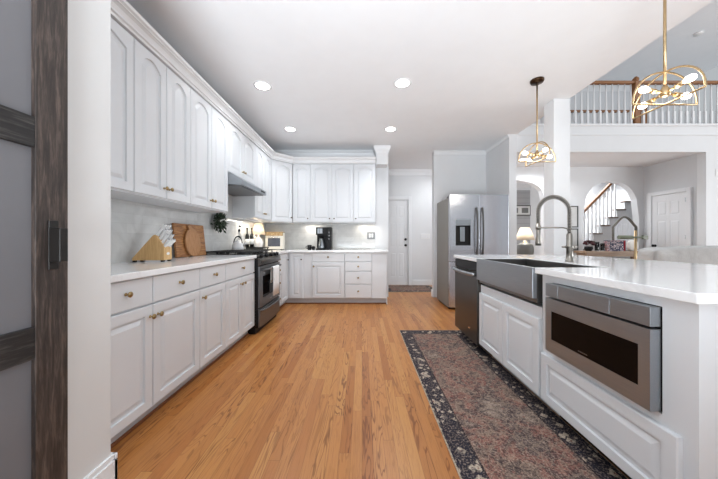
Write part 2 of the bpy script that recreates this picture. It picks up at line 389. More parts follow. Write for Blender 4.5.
# great room and foyer beyond
G = 5.1
struct('wall_great_room', MB().box(2.47, 6.5, G, G+.14, 2.75, 3.26).box(6.5, 8.8, G, G+.14, 0, 3.26), 'white')
struct('trim_9', MB().box(2.47, 8.8, G-.03, G, 3.235, 3.275).box(2.47, 8.8, G-.018, G, 3.06, 3.09), 'white', .004)
struct('ceiling_foyer', B(2.47, 8.8, G+.14, 8.95, 2.76, 3.26), 'ceil')
F = 6.2
def arch_wall(name, x0, x1, arches, y0, y1, z1, mat='wallp'):
    m = MB(); xs = x0
    for (a, b, zs, zt) in arches:
        m.box(xs, a, y0, y1, 0, z1); n = 24; pr = []
        for i in range(n+1):
            u = -1+2*i/n; e = (1-abs(u)**2.6)**(1/2.6) if abs(u) < 1 else 0
            pr.append(((a+b)/2+u*(b-a)/2, zs+(zt-zs)*e))
        for i in range(n):
            (xa, za), (xb, zb) = pr[i], pr[i+1]
            vs = [(xa, y0, za), (xb, y0, zb), (xb, y0, z1), (xa, y0, z1), (xa, y1, za), (xb, y1, zb), (xb, y1, z1), (xa, y1, z1)]
            m.add(vs, [(0, 1, 2, 3), (5, 4, 7, 6), (1, 0, 4, 5)], False)
        xs = b
    m.box(xs, x1, y0, y1, 0, z1); return struct(name, m, mat)
arch_wall('wall_foyer', 2.47, 6.47, [(2.62, 4.20, 1.95, 2.46), (5.08, 6.36, 1.55, 2.42)], F, F+.14, 2.76)
# closet wall with its door, seen past the sofa
A = Vector((6.47, 6.2)); Bv = Vector((6.53, G+.14)); ang = math.atan2(Bv.y-A.y, Bv.x-A.x)
cw = MB().box(0, (Bv-A).length, 0, .10, 0, 2.76); o = struct('wall_closet', cw, 'wallp'); o.location = (A.x, A.y, 0); o.rotation_euler = (0,0,ang)
d2 = six_panel('door_2', .60, 2.05, tuple(A+(Bv-A).normalized()*.20-Vector((.037, 0)))+(0,), ang, -1)
for z in (.25, 1.1, 1.85): B(.585, .60, -.006, .0, z, z+.09).build('hinge', 'chrome', d2)
tr = MB().box(.12, .195, -.055, 0, 0, 2.13).box(.805, .88, -.055, 0, 0, 2.13).box(.195, .805, -.055, 0, 2.055, 2.13)
o = struct('trim_10', tr, 'white', .003); o.location = (A.x, A.y, 0); o.rotation_euler = (0,0,ang)
# room beyond left arch, stairwell beyond right arch
struct('wall_far_room', B(2.3, 4.7, 7.45, 7.55, 0, 2.76), 'shiplap')
struct('wall_far_room_left', B(2.3, 2.47, F, 7.45, 0, 2.76), 'wallp')
struct('wall_far_room_right', B(4.64, 4.70, F+.14, 7.45, 0, 2.76), 'wallp')
struct('wall_stair', B(4.7, 8.8, 7.75, 7.85, 0, 2.76), 'white')
crown_run((2.47, 7.45), (4.64, 7.45), (0, -1), name='trim_11', z=2.76, s=.3, d=.22)
# upper hall
struct('wall_upper_hall', B(2.0, 8.8, 7.6, 7.7, 3.26, 5.4), 'wallp')
struct('ceiling_great_room', B(2.0, 8.8, 3.2, 7.7, 5.4, 5.5), 'ceil')
struct('wall_upper_left', B(2.40, 2.47, 2.0, 7.6, H+.12, 5.4), 'wallp')
crown_run((2.47, 7.6), (8.8, 7.6), (0, -1), name='trim_12', z=5.4, s=.14, d=.1)

# ---------------------------------------------------------------- cabinet fronts
def outline(x0, x1, z0, z1, arch, n=12):
    p = [(x0, z0), (x1, z0)]
    if not arch: return p+[(x1, z1), (x0, z1)]
    for i in range(n+1):
        u = 1-2*i/n; p.append(((x0+x1)/2+u*(x1-x0)/2, z1-arch+arch*(1-u*u)))
    return p
def outer(x0, x1, z0, z1, arch, n=12):
    p = [(x0, z0), (x1, z0)]
    if not arch: return p+[(x1, z1), (x0, z1)]
    return p+[(x1+(x0-x1)*i/n, z1) for i in range(n+1)]
def front(x0, x1, z0, z1, arch=0, t_=.02, panel=True, stile=.055, y=0):
    m = MB(); L = lambda pts, yy: [(a, y+yy, b) for a, b in pts]
    ls = [L(outer(x0, x1, z0, z1, arch), t_), L(outer(x0, x1, z0, z1, arch), .004), L(outer(x0+.004, x1-.004, z0+.004, z1-.004, arch), 0)]
    if panel:
        s = min(stile, (x1-x0)*.22)
        for d, yy in ((0, 0), (.002, .012), (.015, .012), (.038, .002)):
            ls.append(L(outline(x0+s+d, x1-s-d, z0+stile+d, z1-stile-d, arch), yy))
    m.loops(ls); return m
knob_me = {}
def knob(x, z, parent, y=0, mat='brass', s=1.0):
    key = (mat, s)
    if key not in knob_me:
        o = MB().lathe([(.0085*s, 0), (.0085*s, .002), (.005*s, .004), (.0045*s, .014), (.008*s, .017), (.0145*s, .022), (.0155*s, .026), (.012*s, .030), (.001, .0315)], (0,0,0), 16, '-y').build('knob', mat)
        knob_me[key] = o.data
    else:
        o = bpy.data.objects.new('knob', knob_me[key]); C.objects.link(o)
    o.parent = parent; o.location = (x, y, z); return o
def cabinet(name, label, loc, rz, W, D, z0, z1, fronts, group, base=True, cat='cabinet', x_open=None, gap=.006, body=True, toe=.08):
    c = thing(name, label, cat, loc, rz, group)
    if body: B(0.0005, W-.0005, .0205, D, z0, z1).build('body', 'cab', c)
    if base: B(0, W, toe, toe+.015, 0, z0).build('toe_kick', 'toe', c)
    for f in fronts:
        kind, x0, x1, a, b = f[:5]; arch = f[5] if len(f) > 5 else 0; k = f[6] if len(f) > 6 else None
        g = gap/2
        if kind == 'door': o = front(x0+g, x1-g, a, b, arch).build('door', 'cab', c)
        else: o = front(x0+g, x1-g, a, b, 0, panel=(kind == 'panel'), stile=.045).build('drawer_front', 'cab', c)
        if k: knob(k[0], k[1], o)
    return c
E = math.pi/2
XF = -1.232
DZ = (.716, .870); DR = (.105, .705)
# left base run
def left_base(y0, y1, doors, label):
    W = y1-y0; fr = [('drawer', 0, W, DZ[0], DZ[1], 0, (W/2, .80))]
    if doors == 2: fr += [('door', 0, W/2, *DR, 0, (W/2-.035, .64)), ('door', W/2, W, *DR, 0, (W/2+.035, .64))]
    elif doors == 'R': fr += [('door', 0, W, *DR, 0, (W-.025, .64))]
    else: fr += [('door', 0, W, *DR, 0, (.035, .64))]
    return cabinet('base_cabinet', label, (XF, y0, 0), E, W, .606, .10, .876, fr, 'base cabinets along the left wall')
left_base(1.222, 1.594, 'R', 'white base cabinet with a drawer over one door, cut off by the near wall corner')
left_base(1.594, 2.053, 'L', 'widest single-door white base cabinet with a drawer, below the knife block')
left_base(2.053, 2.442, 'L', 'narrow single-door white base cabinet with a drawer, below the cutting boards')
left_base(2.442, 3.10, 2, 'white base cabinet with a drawer over two doors, touching the stove')
# shoe moulding along the toe kicks
struct('trim_13', MB().box(-1.318, -1.30, 1.222, 3.10, 0, .018).box(-1.318, -1.30, 3.87, 4.60, 0, .018).box(-1.318, .43, 4.595, 4.61, 0, .018), 'shoe', .005)
cabinet('base_cabinet', 'slim white stack of small drawers squeezed between stove and corner', (XF, 3.868, 0), E, .24, .606, .10, .876,
        [('drawer', 0, .24, .728, .870, 0, (.12, .80)), ('drawer', 0, .24, .568, .716, 0, (.12, .64)), ('drawer', 0, .24, .345, .556, 0, (.12, .45)), ('drawer', 0, .24, .105, .333, 0, (.12, .22))], 'base cabinets along the left wall')
YB = 4.53
c = thing('corner_cabinet', 'white L-shaped corner base cabinet with two narrow doors meeting in the corner', 'cabinet', (-1.83, YB, 0), 0)
MB().prism([(0, -.42), (.578, -.42), (.578, .0205), (.99, .0205), (.99, .575), (0, .575)], 2, .10, .876).build('body', 'cab', c)
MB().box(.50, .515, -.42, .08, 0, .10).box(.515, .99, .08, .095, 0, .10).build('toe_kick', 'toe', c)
o = front(.62, .84, .105, .865, 0).build('door', 'cab', c); knob(.815, .76, o, 0, 'bronze', .8)
o2 = front(0, .34, .105, .865, 0).build('door', 'cab', c); o2.rotation_euler = (0,0,E); o2.location = (.598, -.40, 0)
knob(.30, .76, o2, 0, 'bronze', .8)
cabinet('base_cabinet', 'white base cabinet under the coffee maker, one wide door below a drawer', (-.838, YB, 0), 0, .548, .575, .10, .876,
        [('drawer', 0, .546, .722, .872, 0, (.27, .80)), ('door', 0, .546, .113, .709, 0, (.03, .645))], 'base cabinets along the back wall')
cabinet('base_cabinet', 'white stack of four drawers left of the plain end panel', (-.289, YB, 0), 0, .455, .575, .10, .876,
        [('drawer', 0, .453, .728, .872, 0, (.226, .80)), ('drawer', 0, .453, .565, .716, 0, (.226, .643)), ('drawer', 0, .453, .347, .553, 0, (.226, .453)), ('drawer', 0, .453, .113, .335, 0, (.226, .23))], 'base cabinets along the back wall')
c = thing('end_panel', 'plain white panel closing the back cabinet run beside the hall', 'cabinet', (.168, YB, 0))
B(0, .245, .018, .575, .10, .876).build('panel', 'cab', c, .002)
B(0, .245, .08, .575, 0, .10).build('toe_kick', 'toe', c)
B(.245, .257, .02, .575, 0, .10).build('base_moulding', 'white', c, .003)

# upper cabinets
UX = -1.51; UZ0, UZ1 = 1.392, 2.44
def upper(y0, y1, nd, label, z0=UZ0, arch=.055, X=UX):
    W = y1-y0; a, b = z0+.012, UZ1-.012
    if nd == 2: fr = [('door', 0, W/2, a, b, arch, (W/2-.028, a+.075)), ('door', W/2, W, a, b, arch, (W/2+.028, a+.075))]
    else: fr = [('door', 0, W, a, b, arch, (.03, a+.075))]
    return cabinet('wall_cabinet', label, (X, y0, 0), E, W, .319, z0, UZ1, fr, 'upper cabinets along the left wall', base=False)
upper(1.222, 1.792, 1, 'white upper cabinet nearest the doorway, single arched door cut off by the wall')
upper(1.792, 2.383, 2, 'white upper cabinet with two arched doors, above the knife block')
upper(2.383, 3.047, 2, 'white upper cabinet with two arched doors, left of the range hood')
upper(3.047, 3.81, 2, 'short white upper cabinet with two doors directly above the range hood', z0=1.852, arch=.05)
upper(3.81, 4.505, 2, 'white upper cabinet with two narrow arched doors between range hood and corner', z0=1.40)
# diagonal corner upper
c = thing('wall_cabinet', 'diagonal white upper cabinet with one arched door filling the corner', 'cabinet', (0,0,0), 0)
p0 = Vector((UX, 4.505)); p1 = Vector((-1.23, 4.79))
dd = (p1-p0).normalized(); nn = Vector((dd.y, -dd.x))
q0 = p0-nn*.02; q1 = p1-nn*.02
MB().prism([(q0.x, q0.y), (q1.x, q1.y), (-1.23, 5.105), (-1.828, 5.105), (-1.828, 4.5055), (UX-.02, 4.5055)], 2, UZ0, UZ1).build('body', 'cab', c)
Wd = (p1-p0).length
o = front(.004, Wd-.004, UZ0+.012, UZ1-.012, .05).build('door', 'cab', c); o.location = (p0.x, p0.y, 0); o.rotation_euler = (0,0,math.atan2(dd.y, dd.x))
knob(Wd-.035, UZ0+.087, o, 0, 'bronze', .8)
UB = 4.79
def upper_b(x0, x1, ks, label):
    W = x1-x0; a, b = UZ0+.012, UZ1-.012
    cc = cabinet('wall_cabinet', label, (x0, UB, 0), 0, W, .314, UZ0, UZ1, [], 'upper cabinets along the back wall', base=False)
    return cc, W, a, b
cc, W, a, b = upper_b(-1.229, -.918, 1, 'narrow white upper cabinet with one arched door, right of the diagonal corner one')
o = front(.003, W-.003, a, b, .05).build('door', 'cab', cc); knob(W-.04, a+.06, o, 0, 'bronze', .8)
cc, W, a, b = upper_b(-.918, -.149, 2, 'white double upper cabinet above the coffee maker')
o = front(.003, W/2-.002, a, b, .05).build('door', 'cab', cc); knob(W/2-.04, a+.06, o, 0, 'bronze', .8)
o = front(W/2+.002, W-.003, a, b, .05).build('door', 'cab', cc); knob(W/2+.04, a+.06, o, 0, 'bronze', .8)
cc, W, a, b = upper_b(-.149, .238, 1, 'white single-door upper cabinet at the right end, above the light switches')
o = front(.003, W-.003, a, b, .05).build('door', 'cab', cc); knob(.04, a+.06, o, 0, 'bronze', .8)
# cabinet crown, one continuous moulding with mitres
path = [((UX, 1.2), (1, 0)), ((UX, 4.505), None), ((-1.23, UB), None), ((.238, UB), (0, -1)), ]
def crown_path(pts, prof, name, mat='white'):
    pts = [Vector(p) for p in pts]; ls = []
    for i, p in enumerate(pts):
        ns = []
        if i: d = (p-pts[i-1]).normalized(); ns.append(Vector((d.y, -d.x)))
        if i < len(pts)-1: d = (pts[i+1]-p).normalized(); ns.append(Vector((d.y, -d.x)))
        n = sum(ns, Vector((0,0))).normalized(); k = 1/n.dot(ns[0])
        ls.append([(p.x+n.x*a*k, p.y+n.y*a*k, zz) for a, zz in prof])
    m = MB().loops(ls); return struct(name, m, mat)
crown_path([(UX, 1.21), (UX, 4.505), (-1.23, UB), (.24, UB)],
           [(-.03, UZ1), (.010, UZ1), (.012, UZ1+.016), (.026, UZ1+.020), (.028, UZ1+.030), (.020, UZ1+.034), (.034, UZ1+.058), (.050, UZ1+.066), (.060, UZ1+.068), (.060, UZ1+.074), (.076, UZ1+.080), (.078, UZ1+.1), (-.03, UZ1+.1)], 'trim_14')

# ---------------------------------------------------------------- worktops
def slab(pts, z0, z1, name, label, loc=(0,0,0), bevel=.004):
    m = MB().prism(pts, 2, z0, z1); o = m.build(name, 'quartz', None, bevel); return tag(o, label, 'countertop', None, loc)
slab([(-1.829, 1.205), (-1.207, 1.205), (-1.207, 3.098), (-1.829, 3.098)], .878, .914, 'countertop', 'white veined quartz worktop on the left cabinets, carrying the knife block')
slab([(-1.829, 3.867), (-1.207, 3.867), (-1.207, 4.505), (.442, 4.505), (.442, 5.104), (-1.829, 5.104)], .878, .914, 'countertop', 'L-shaped white quartz worktop in the corner, carrying the coffee maker')
slab([(1.075, .864), (2.44, .864), (2.44, 3.17), (1.075, 3.17), (1.075, 2.515), (1.545, 2.515), (1.545, 1.683), (1.075, 1.683)], .878, .914, 'countertop', 'large white glossy quartz island worktop around the farmhouse sink')

# ---------------------------------------------------------------- stove and hood
st = thing('stove', 'dark stainless gas range with black cooktop between the left base cabinets', 'stove', (-1.175, 3.103, 0), E)
SW = .758
MB().box(0, SW, .021, .645, .07, .895).box(0, SW, .05, .645, 0, .07).build('body', 'black', st)
m = MB(); n = 12   # bowed drawer front
def bow(x0, x1, z0, z1, yb, sag, n=12):
    pts = [(x0+(x1-x0)*i/n, -sag*(1-(2*i/n-1)**2)) for i in range(n+1)]
    return MB().prism(pts+[(x1, yb), (x0, yb)], 2, z0, z1)
dr = bow(.004, SW-.004, .075, .285, .02, .012).build('drawer', 'stove', st, .004)
pts = [(.03+(SW-.06)*i/16, -.012*(1-(2*(.03+(SW-.06)*i/16)/SW-1)**2)-.022*math.sin(PI*i/16)**.5, .262-.0*i) for i in range(17)]
MB().tube(pts, .011, 8).build('handle', 'slate', dr)
dm = MB()
for (xa, xb, za, zb) in ((.004, .10, .30, .775), (SW-.10, SW-.004, .30, .775), (.10, SW-.10, .30, .40), (.10, SW-.10, .655, .775)): dm.box(xa, xb, 0, .02, za, zb)
od = dm.build('oven_door', 'stove', st, .002)
B(.10, SW-.10, .006, .02, .40, .655).build('window', 'glass_dark', od)
pts = [(.05+(SW-.1)*i/16, -.028-.022*math.sin(PI*i/16), .735) for i in range(17)]
MB().tube(pts, .0125, 10).tube([(.06, 0, .735), (.06, -.03, .735)], .009, 8).tube([(SW-.06, 0, .735), (SW-.06, -.03, .735)], .009, 8).build('handle', 'slate', od)
cp = MB(); n = 14; ls = []
for i in range(n+1):
    x = .002+(SW-.004)*i/n; sg = .045*(1-(2*i/n-1)**2)
    ls.append([(x, .06, .79), (x, .0-sg*.3, .795), (x, -.012-sg, .845), (x, -.005-sg, .868), (x, .085, .905), (x, .085, .79)])
cp.loops(ls, sm=False); cpo = cp.build('control_panel', 'dslate', st)
for i, x in enumerate((.09, .22, .38, .54, .67)):
    sg = .045*(1-(2*x/SW-1)**2)
    k = MB().lathe([(.023, -.004), (.023, .012), (.019, .026), (.001, .027)], (0,0,0), 16).box(-.004, .004, -.019, .019, .024, .031)
    k.xf(Matrix.Translation((x, .025-sg*.5, .888)) @ Matrix.Rotation(math.radians(20), 4, 'X')).build('knob', 'black', cpo)
B(0, SW, .085, .645, .895, .915).build('cooktop', 'hob', st, .004)
for g in range(3):
    x0 = .012+g*.247; x1 = x0+.24; gr = MB()
    for x in (x0, x0+.08, x0+.16, x1-.012): gr.box(x, x+.012, .10, .63, .938, .953)
    for y in (.10, .22, .36, .50, .618): gr.box(x0, x1, y, y+.012, .938, .953)
    for x in (x0, x1-.012):
        for y in (.10, .36, .618): gr.box(x, x+.012, y, y+.012, .915, .94)
    gr.build('grate', 'iron', st)
for x, y in ((.13, .23), (.13, .50), (.38, .36), (.62, .23), (.62, .50)):
    MB().lathe([(.045, .915), (.045, .924), (.03, .926), (.03, .934), (.001, .935)], (x, y, 0), 18).build('burner', 'iron', st)
B(SW/2-.012, SW/2+.012, -.0015, .0, .335, .35).build('badge', 'chrome', od)
# towel over the oven handle (own thing)
tw = MB(); xs = [.28+.25*i/16 for i in range(17)]; lp = []
prof = [(-.030, .50), (-.034, .6), (-.036, .70), (-.034, .735), (-.030, .752), (-.0, .755), (.0, .74)]
for x in xs:
    hy = -.028-.022*math.sin(PI*(x-.05)/(SW-.1)); wv = .006*math.sin(x*75)
    lp.append([(x, hy-.018+wv, .385), (x, hy-.020+wv, .53), (x, hy-.019+wv*.6, .66), (x, hy-.017, .735), (x, hy-.010, .7485), (x, hy, .752), (x, hy+.010, .7485), (x, hy+.0165, .735), (x, hy+.017, .64), (x, hy+.017, .55)])
vs = [p for l in lp for p in l]; k = len(lp[0])
tw.add(vs, [(i*k+j, i*k+j+1, (i+1)*k+j+1, (i+1)*k+j) for i in range(len(lp)-1) for j in range(k-1)], True)
o = tw.build('dish_towel', 'towel'); s = o.modifiers.new('thick', 'SOLIDIFY'); s.thickness = .004; s.offset = 0
tag(o, 'white cotton towel hung over the stove handle', 'towel', None, (-1.175, 3.103, 0), E)
# hood
hd = thing('range_hood', 'slanted stainless under-cabinet range hood over the stove', 'range hood', (-1.35, 3.05, 0), E)
HWd = .757
MB().prism([(0, 1.71), (0, 1.765), (.14, 1.850), (.478, 1.850), (.478, 1.74), (.03, 1.71)], 0, 0, HWd).build('canopy', 'steel', hd, .002)
B(.03, HWd-.03, .03, .45, 1.70, 1.725).build('filter', 'slate', hd)
MB().box(HWd-.2, HWd-.06, -.003, 0, 1.73, 1.75).build('control_strip', 'black', hd)

# ---------------------------------------------------------------- fridge
fr = thing('refrigerator', 'stainless french-door refrigerator with dark grey side in the wall alcove', 'refrigerator', (1.352, 4.17, 0))
FW = .92
B(0, FW, .065, .70, .03, 1.745).build('body', 'fridge_side', fr, .004)
MB().box(.02, FW-.02, .10, .66, 0, .03).build('base', 'black', fr)
HX = .455
def fdoor(x0, x1, z0, z1, name='door', hole=None):
    m = MB()
    if hole:
        a, b, c_, d = hole
        m.box(x0, a, 0, .06, z0, z1).box(b, x1, 0, .06, z0, z1).box(a, b, 0, .06, z0, c_).box(a, b, 0, .06, d, z1)
        return m.build(name, 'steelv', fr)
    return m.box(x0, x1, 0, .06, z0, z1).build(name, 'steelv', fr, .006)
ld = fdoor(.003, HX-.003, .755, 1.79, hole=(.095, .325, 1.0, 1.40))
rd = fdoor(HX+.003, FW-.003, .755, 1.79)
dwr = fdoor(.003, FW-.003, .04, .745, 'freezer_drawer')
dsp = MB().box(.095, .325, .0, .055, 1.31, 1.40).build('dispenser', 'steel', ld)
MB().box(.095, .325, .05, .058, 1.0, 1.31).box(.095, .10, .004, .058, 1.0, 1.31).box(.32, .325, .004, .058, 1.0, 1.31).box(.095, .325, .0, .058, 1.0, 1.012).build('recess', 'dark', dsp)
MB().box(.175, .245, .02, .045, 1.06, 1.29).build('paddle', 'steel', dsp, .006)
for x, dd_ in ((HX-.045, ld), (HX+.045, rd)):
    pts = [(x, -.02-.035*math.sin(PI*i/14)**.7, .83+.75*i/14) for i in range(15)]
    MB().tube([(x, 0, .83)]+pts+[(x, 0, 1.58)], .013, 10).build('handle', 'dslate', dd_)
pts = [(.06+(FW-.12)*i/14, -.03-.025*math.sin(PI*i/14), .66) for i in range(15)]
MB().tube([(.06, 0, .66)]+pts+[(FW-.06, 0, .66)], .013, 10).build('handle', 'steel', dwr)
MB().box(FW-.17, FW-.05, -.001, 0, 1.70, 1.715).build('logo', 'chrome', rd)
MB().box(.01, .09, .03, .16, 1.745, 1.775).box(FW-.09, FW-.01, .07, .16, 1.745, 1.775).build('hinge_cover', 'dark', fr, .004)

# ---------------------------------------------------------------- island
XI = 1.09
sb = cabinet('base_cabinet', 'white island cabinet with two panelled doors under the farmhouse sink', (XI, 2.523, 0), -E, .860, 1.1, .12, .876,
             [('door', 0.004, .430, .118, .597), ('door', .430, .856, .118, .597)], 'island cabinets', body=False, toe=.127)
MB().prism([(.0205, .12), (1.1, .12), (1.1, .876), (.50, .876), (.50, .668), (.0205, .668)], 0, .0005, .8585).build('body', 'cab', sb)
mc = thing('island_cabinet', 'white near end of the island, holding the microwave above a wide panelled drawer', 'cabinet', (XI, 1.660, 0), -E, 'island cabinets')
WM = 1.660-.89
bd = MB().box(0, WM, .0205, 1.1, .12, .44).box(0, WM, .0205, 1.1, .838, .876).box(0, .083, .0205, 1.1, .44, .838).box(.662, WM, .0205, 1.1, .44, .838).box(.083, .662, .5, 1.1, .44, .838)
bd.build('body', 'cab', mc)
B(0, WM-.05, .127, .142, 0, .12).build('toe_kick', 'dark', mc)  # near-black colour puts the shade under the island into the toe kick
front(.010, .727, .118, .402, 0, .02, True, .05).build('drawer_front', 'cab', mc)
# microwave drawer
mw = thing('microwave_drawer', 'stainless microwave drawer with black window built into the island', 'microwave', (1.07, 1.575, 0), -E)
MWd = .572
B(.002, MWd-.002, .0405, .45, .446, .83).build('case', 'dark', mw)
cpn = MB().box(0, .098, 0, .04, .762, .835).box(.1, .405, 0, .04, .762, .835).box(.408, MWd, 0, .04, .762, .835).build('control_panel', 'steel', mw, .0015)
wx0, wx1, wz0, wz1 = .046, .528, .522, .682
df = MB().box(0, wx0, 0, .04, .447, .752).box(wx1, MWd, 0, .04, .447, .752).box(wx0, wx1, 0, .04, .447, wz0).box(wx0, wx1, 0, .04, wz1, .752).build('drawer_front', 'steel', mw)
B(wx0, wx1, .002, .03, wz0, wz1).build('window', 'glass_dark', df)
B(.235, .29, .0012, .002, .533, .538).build('logo', 'slate', df)
# dishwasher
dw = thing('dishwasher', 'dark stainless dishwasher at the far end of the island', 'dishwasher', (1.078, 3.132, 0), -E)
DW = .60
B(.003, DW-.003, .04, .60, .09, .868).build('tub', 'black', dw)
dd_ = B(.0, DW, 0, .04, .095, .78).build('door', 'dslate', dw, .003)
B(.0, DW, .004, .04, .785, .868).build('control_panel', 'black', dw, .003)
pts = [(.03+(DW-.06)*i/12, -.028-.014*math.sin(PI*i/12), .755) for i in range(13)]
MB().tube([(.03, 0, .755)]+pts+[(DW-.03, 0, .755)], .013, 10, flat=1.4).build('handle', 'steel', dd_)
B(.40, .44, -.001, 0, .20, .21).build('badge', 'chrome', dd_)
B(0, DW, .139, .15, 0, .09).build('toe_kick', 'black', dw)
c = thing('end_panel', 'white panel closing the far end of the island beside the dishwasher', 'cabinet', (XI, 3.152, 0), -E)
MB().box(0, .018, .0, 1.1, .11, .876).box(0, .018, .127, 1.1, 0, .11).build('panel', 'cab', c)
# sink
sk = thing('farmhouse_sink', 'brushed stainless apron-front sink set into the island', 'sink', (1.065, 2.512, 0), -E)
SKW = .826
ap = MB().box(0, SKW, 0, .03, .72, .912).box(0, .012, .03, .455, .70, .905).box(SKW-.012, SKW, .03, .455, .70, .905).box(.012, SKW-.012, .465, .477, .70, .905).box(0, SKW, .455, .477, .875, .905)
MB().box(0, SKW, 0, .028, .72, .912).build('apron', 'steel', sk, .002)
MB().box(0, .012, .028, .475, .69, .908).box(SKW-.012, SKW, .028, .475, .69, .908).box(.012, SKW-.012, .462, .475, .69, .908).box(.012, SKW-.012, .028, .036, .69, .908).box(.012, SKW-.012, .036, .462, .69, .70).build('bowl', 'sinkin', sk)
MB().lathe([(.045, .70), (.045, .703), (.03, .703), (.03, .701), (.001, .701)], (SKW/2, .3, 0), 20).build('drain', 'chrome', sk)
# faucet
fa = thing('faucet', 'tall gunmetal spring-neck kitchen faucet behind the sink', 'faucet', (1.66, 2.16, .914))
MB().lathe([(.030, 0), (.030, .008), (.024, .012), (.022, .10), (.026, .104), (.026, .125), (.022, .13), (.021, .215), (.016, .225), (.001, .226)], (0,0,0), 24).build('body', 'gunmetal', fa)
R = .125
arc = [(0, 0, .22+.17*i/8) for i in range(8)]+[(-R+R*math.cos(PI*i/28), 0, .39+R*math.sin(PI*i/28)) for i in range(29)]+[(-2*R, 0, .39-.08*i/4) for i in range(1, 5)]
arc = [(p[0], -.0, p[2]) for p in arc]
MB().tube(arc, .0085, 10).build('hose', 'iron', fa)
# coil spring around the hose
av = [Vector(p) for p in arc]; lens = [0]
for i in range(1, len(av)): lens.append(lens[-1]+(av[i]-av[i-1]).length)
tot = lens[-1]; hel = []; turns = 52; n = turns*10; k = 0
for i in range(n+1):
    q = tot*i/n
    while k < len(av)-2 and lens[k+1] < q: k += 1
    u = (q-lens[k])/(lens[k+1]-lens[k]); p = av[k].lerp(av[k+1], u); d = (av[k+1]-av[k]).normalized()
    e1 = Vector((0,1,0)); e2 = d.cross(e1); th = 2*PI*turns*i/n
    hel.append(p+(e1*math.cos(th)+e2*math.sin(th))*.0145)
MB().tube(hel, .0032, 5).build('spring', 'gunmetal', fa)
MB().lathe([(.001, .125), (.020, .126), (.023, .15), (.016, .20), (.014, .31), (.001, .312)], (-2*R, 0, 0), 20).build('spray_head', 'gunmetal', fa)
sp = [(0, 0, .20), (-.004, 0, .235), (-.02, 0, .262), (-.05, 0, .27), (-2*R+.02, 0, .27)]
MB().tube(sp, .006, 8).lathe([(.019, .255), (.019, .285)], (-2*R, 0, 0), 16).build('support_arm', 'gunmetal', fa)
MB().tube([(0, 0, .115), (.055, 0, .115)], .012, 10).tube([(-.02, 0, .115), (-.06, -.0, .115)], [.010, .006], 8).build('lever', 'gunmetal', fa)

# ---------------------------------------------------------------- rugs
M['rug'] = rug_mat('faded_persian_runner', .76, 2.5); M['rug2'] = rug_mat('brown_hall_rug', 1.1, .8)
o = MB().prism([(0,0),(.76,0),(.76,2.5),(0,2.5)], 2, 0, .007).build('runner_rug', 'rug', None, .002)
tag(o, 'faded red and brown patterned runner with navy border along the island', 'rug', None, (.445, .73, .0), 0)
o = MB().prism([(0,0),(1.1,0),(1.1,.8),(0,.8)], 2, 0, .008).build('hall_rug', 'rug2', None, .002)
tag(o, 'small dark brown rug in front of the hall door', 'rug', None, (.5, 5.62, .0), 0)

# ---------------------------------------------------------------- barn door (slides along the near-left wall)
bdr = thing('barn_door', 'dark weathered sliding barn door with grey panels at the left edge', 'door', (-1.07, .983, 0), E)
L_ = .92   # local x runs from near end to stile: place by negative x
st_ = MB().box(-.098, 0, 0, .045, .0, 2.15).build('stile', 'barnz', bdr, .002)
MB().box(-L_, -L_+.107, 0, .045, 0, 2.15).build('stile', 'barnz', bdr, .002)
for z0, z1 in ((.695, .80), (1.388, 1.488), (.0, .14), (2.02, 2.15)):
    MB().box(-L_+.107, -.098, .001, .044, z0, z1).build('rail', 'barny', bdr, .002)
for z0, z1 in ((.14, .695), (.80, 1.388), (1.488, 2.02)):
    MB().box(-L_+.107, -.098, .014, .038, z0, z1).build('panel', 'doorgrey', bdr)
M['pull'] = paint('dark_brown_pull', srgb(22, 18, 16), .45, .15)
hn = MB().box(-.064, -.034, -.005, 0, .983, 1.153).build('handle', 'pull', bdr, .002)
MB().box(-.064, -.038, -.042, -.005, 1.010, 1.126).build('grip', 'pull', hn, .002)

# ---------------------------------------------------------------- things on the left worktop
kb = thing('knife_block', 'light maple knife block full of white-handled knives', 'knife block', (-1.66, 2.16, .914), math.radians(8))
MB().prism([(-.13, .012), (.10, .012), (.10, .112), (.047, .205), (.028, .212), (.018, .207), (-.128, .03)], 1, -.055, .055).build('block', 'maple', kb, .003)
for x in (-.115, .085):
    for y in (-.045, .045): B(x-.01, x+.01, y-.01, y+.01, 0, .012).build('foot', 'black', kb)
MB().ell((.1005, 0, .062), (.001, .022, .012), 1, 1, 16, 8).build('logo', 'paper', kb)
dirv = Vector((math.cos(math.radians(58)), 0, math.sin(math.radians(58))))
perp = Vector((-dirv.z, 0, dirv.x))
def knife(base, ln, wd, i):
    m = MB(); m.box(-wd/2, wd/2, -.009, .009, 0, ln)
    h = m.xf(Matrix.Translation(base) @ Matrix.Rotation(math.radians(32), 4, 'Y')).build('knife_handle', 'towel', kb, .004)
    MB().box(-wd/2+.002, wd/2-.002, -.0095, .0095, ln-.004, ln+.002).xf(Matrix.Translation(base) @ Matrix.Rotation(math.radians(32), 4, 'Y')).build('end_cap', 'chrome', h)
for i in range(4):
    for j, y in enumerate((-.034, .0, .034)):
        if i > 1 and j == 1: continue
        q = i/3; b = Vector((.036+.05*q, y, .196-.085*q)); knife(b, .115-.012*i, .020, i)
MB().box(.045, .125, -.05, .03, 0, .004).xf(Matrix.Translation((.055, 0, .122)) @ Matrix.Rotation(math.radians(-42), 4, 'Y') @ Matrix.Translation((-.03, 0, -.03))).build('booklet', 'paper', kb)
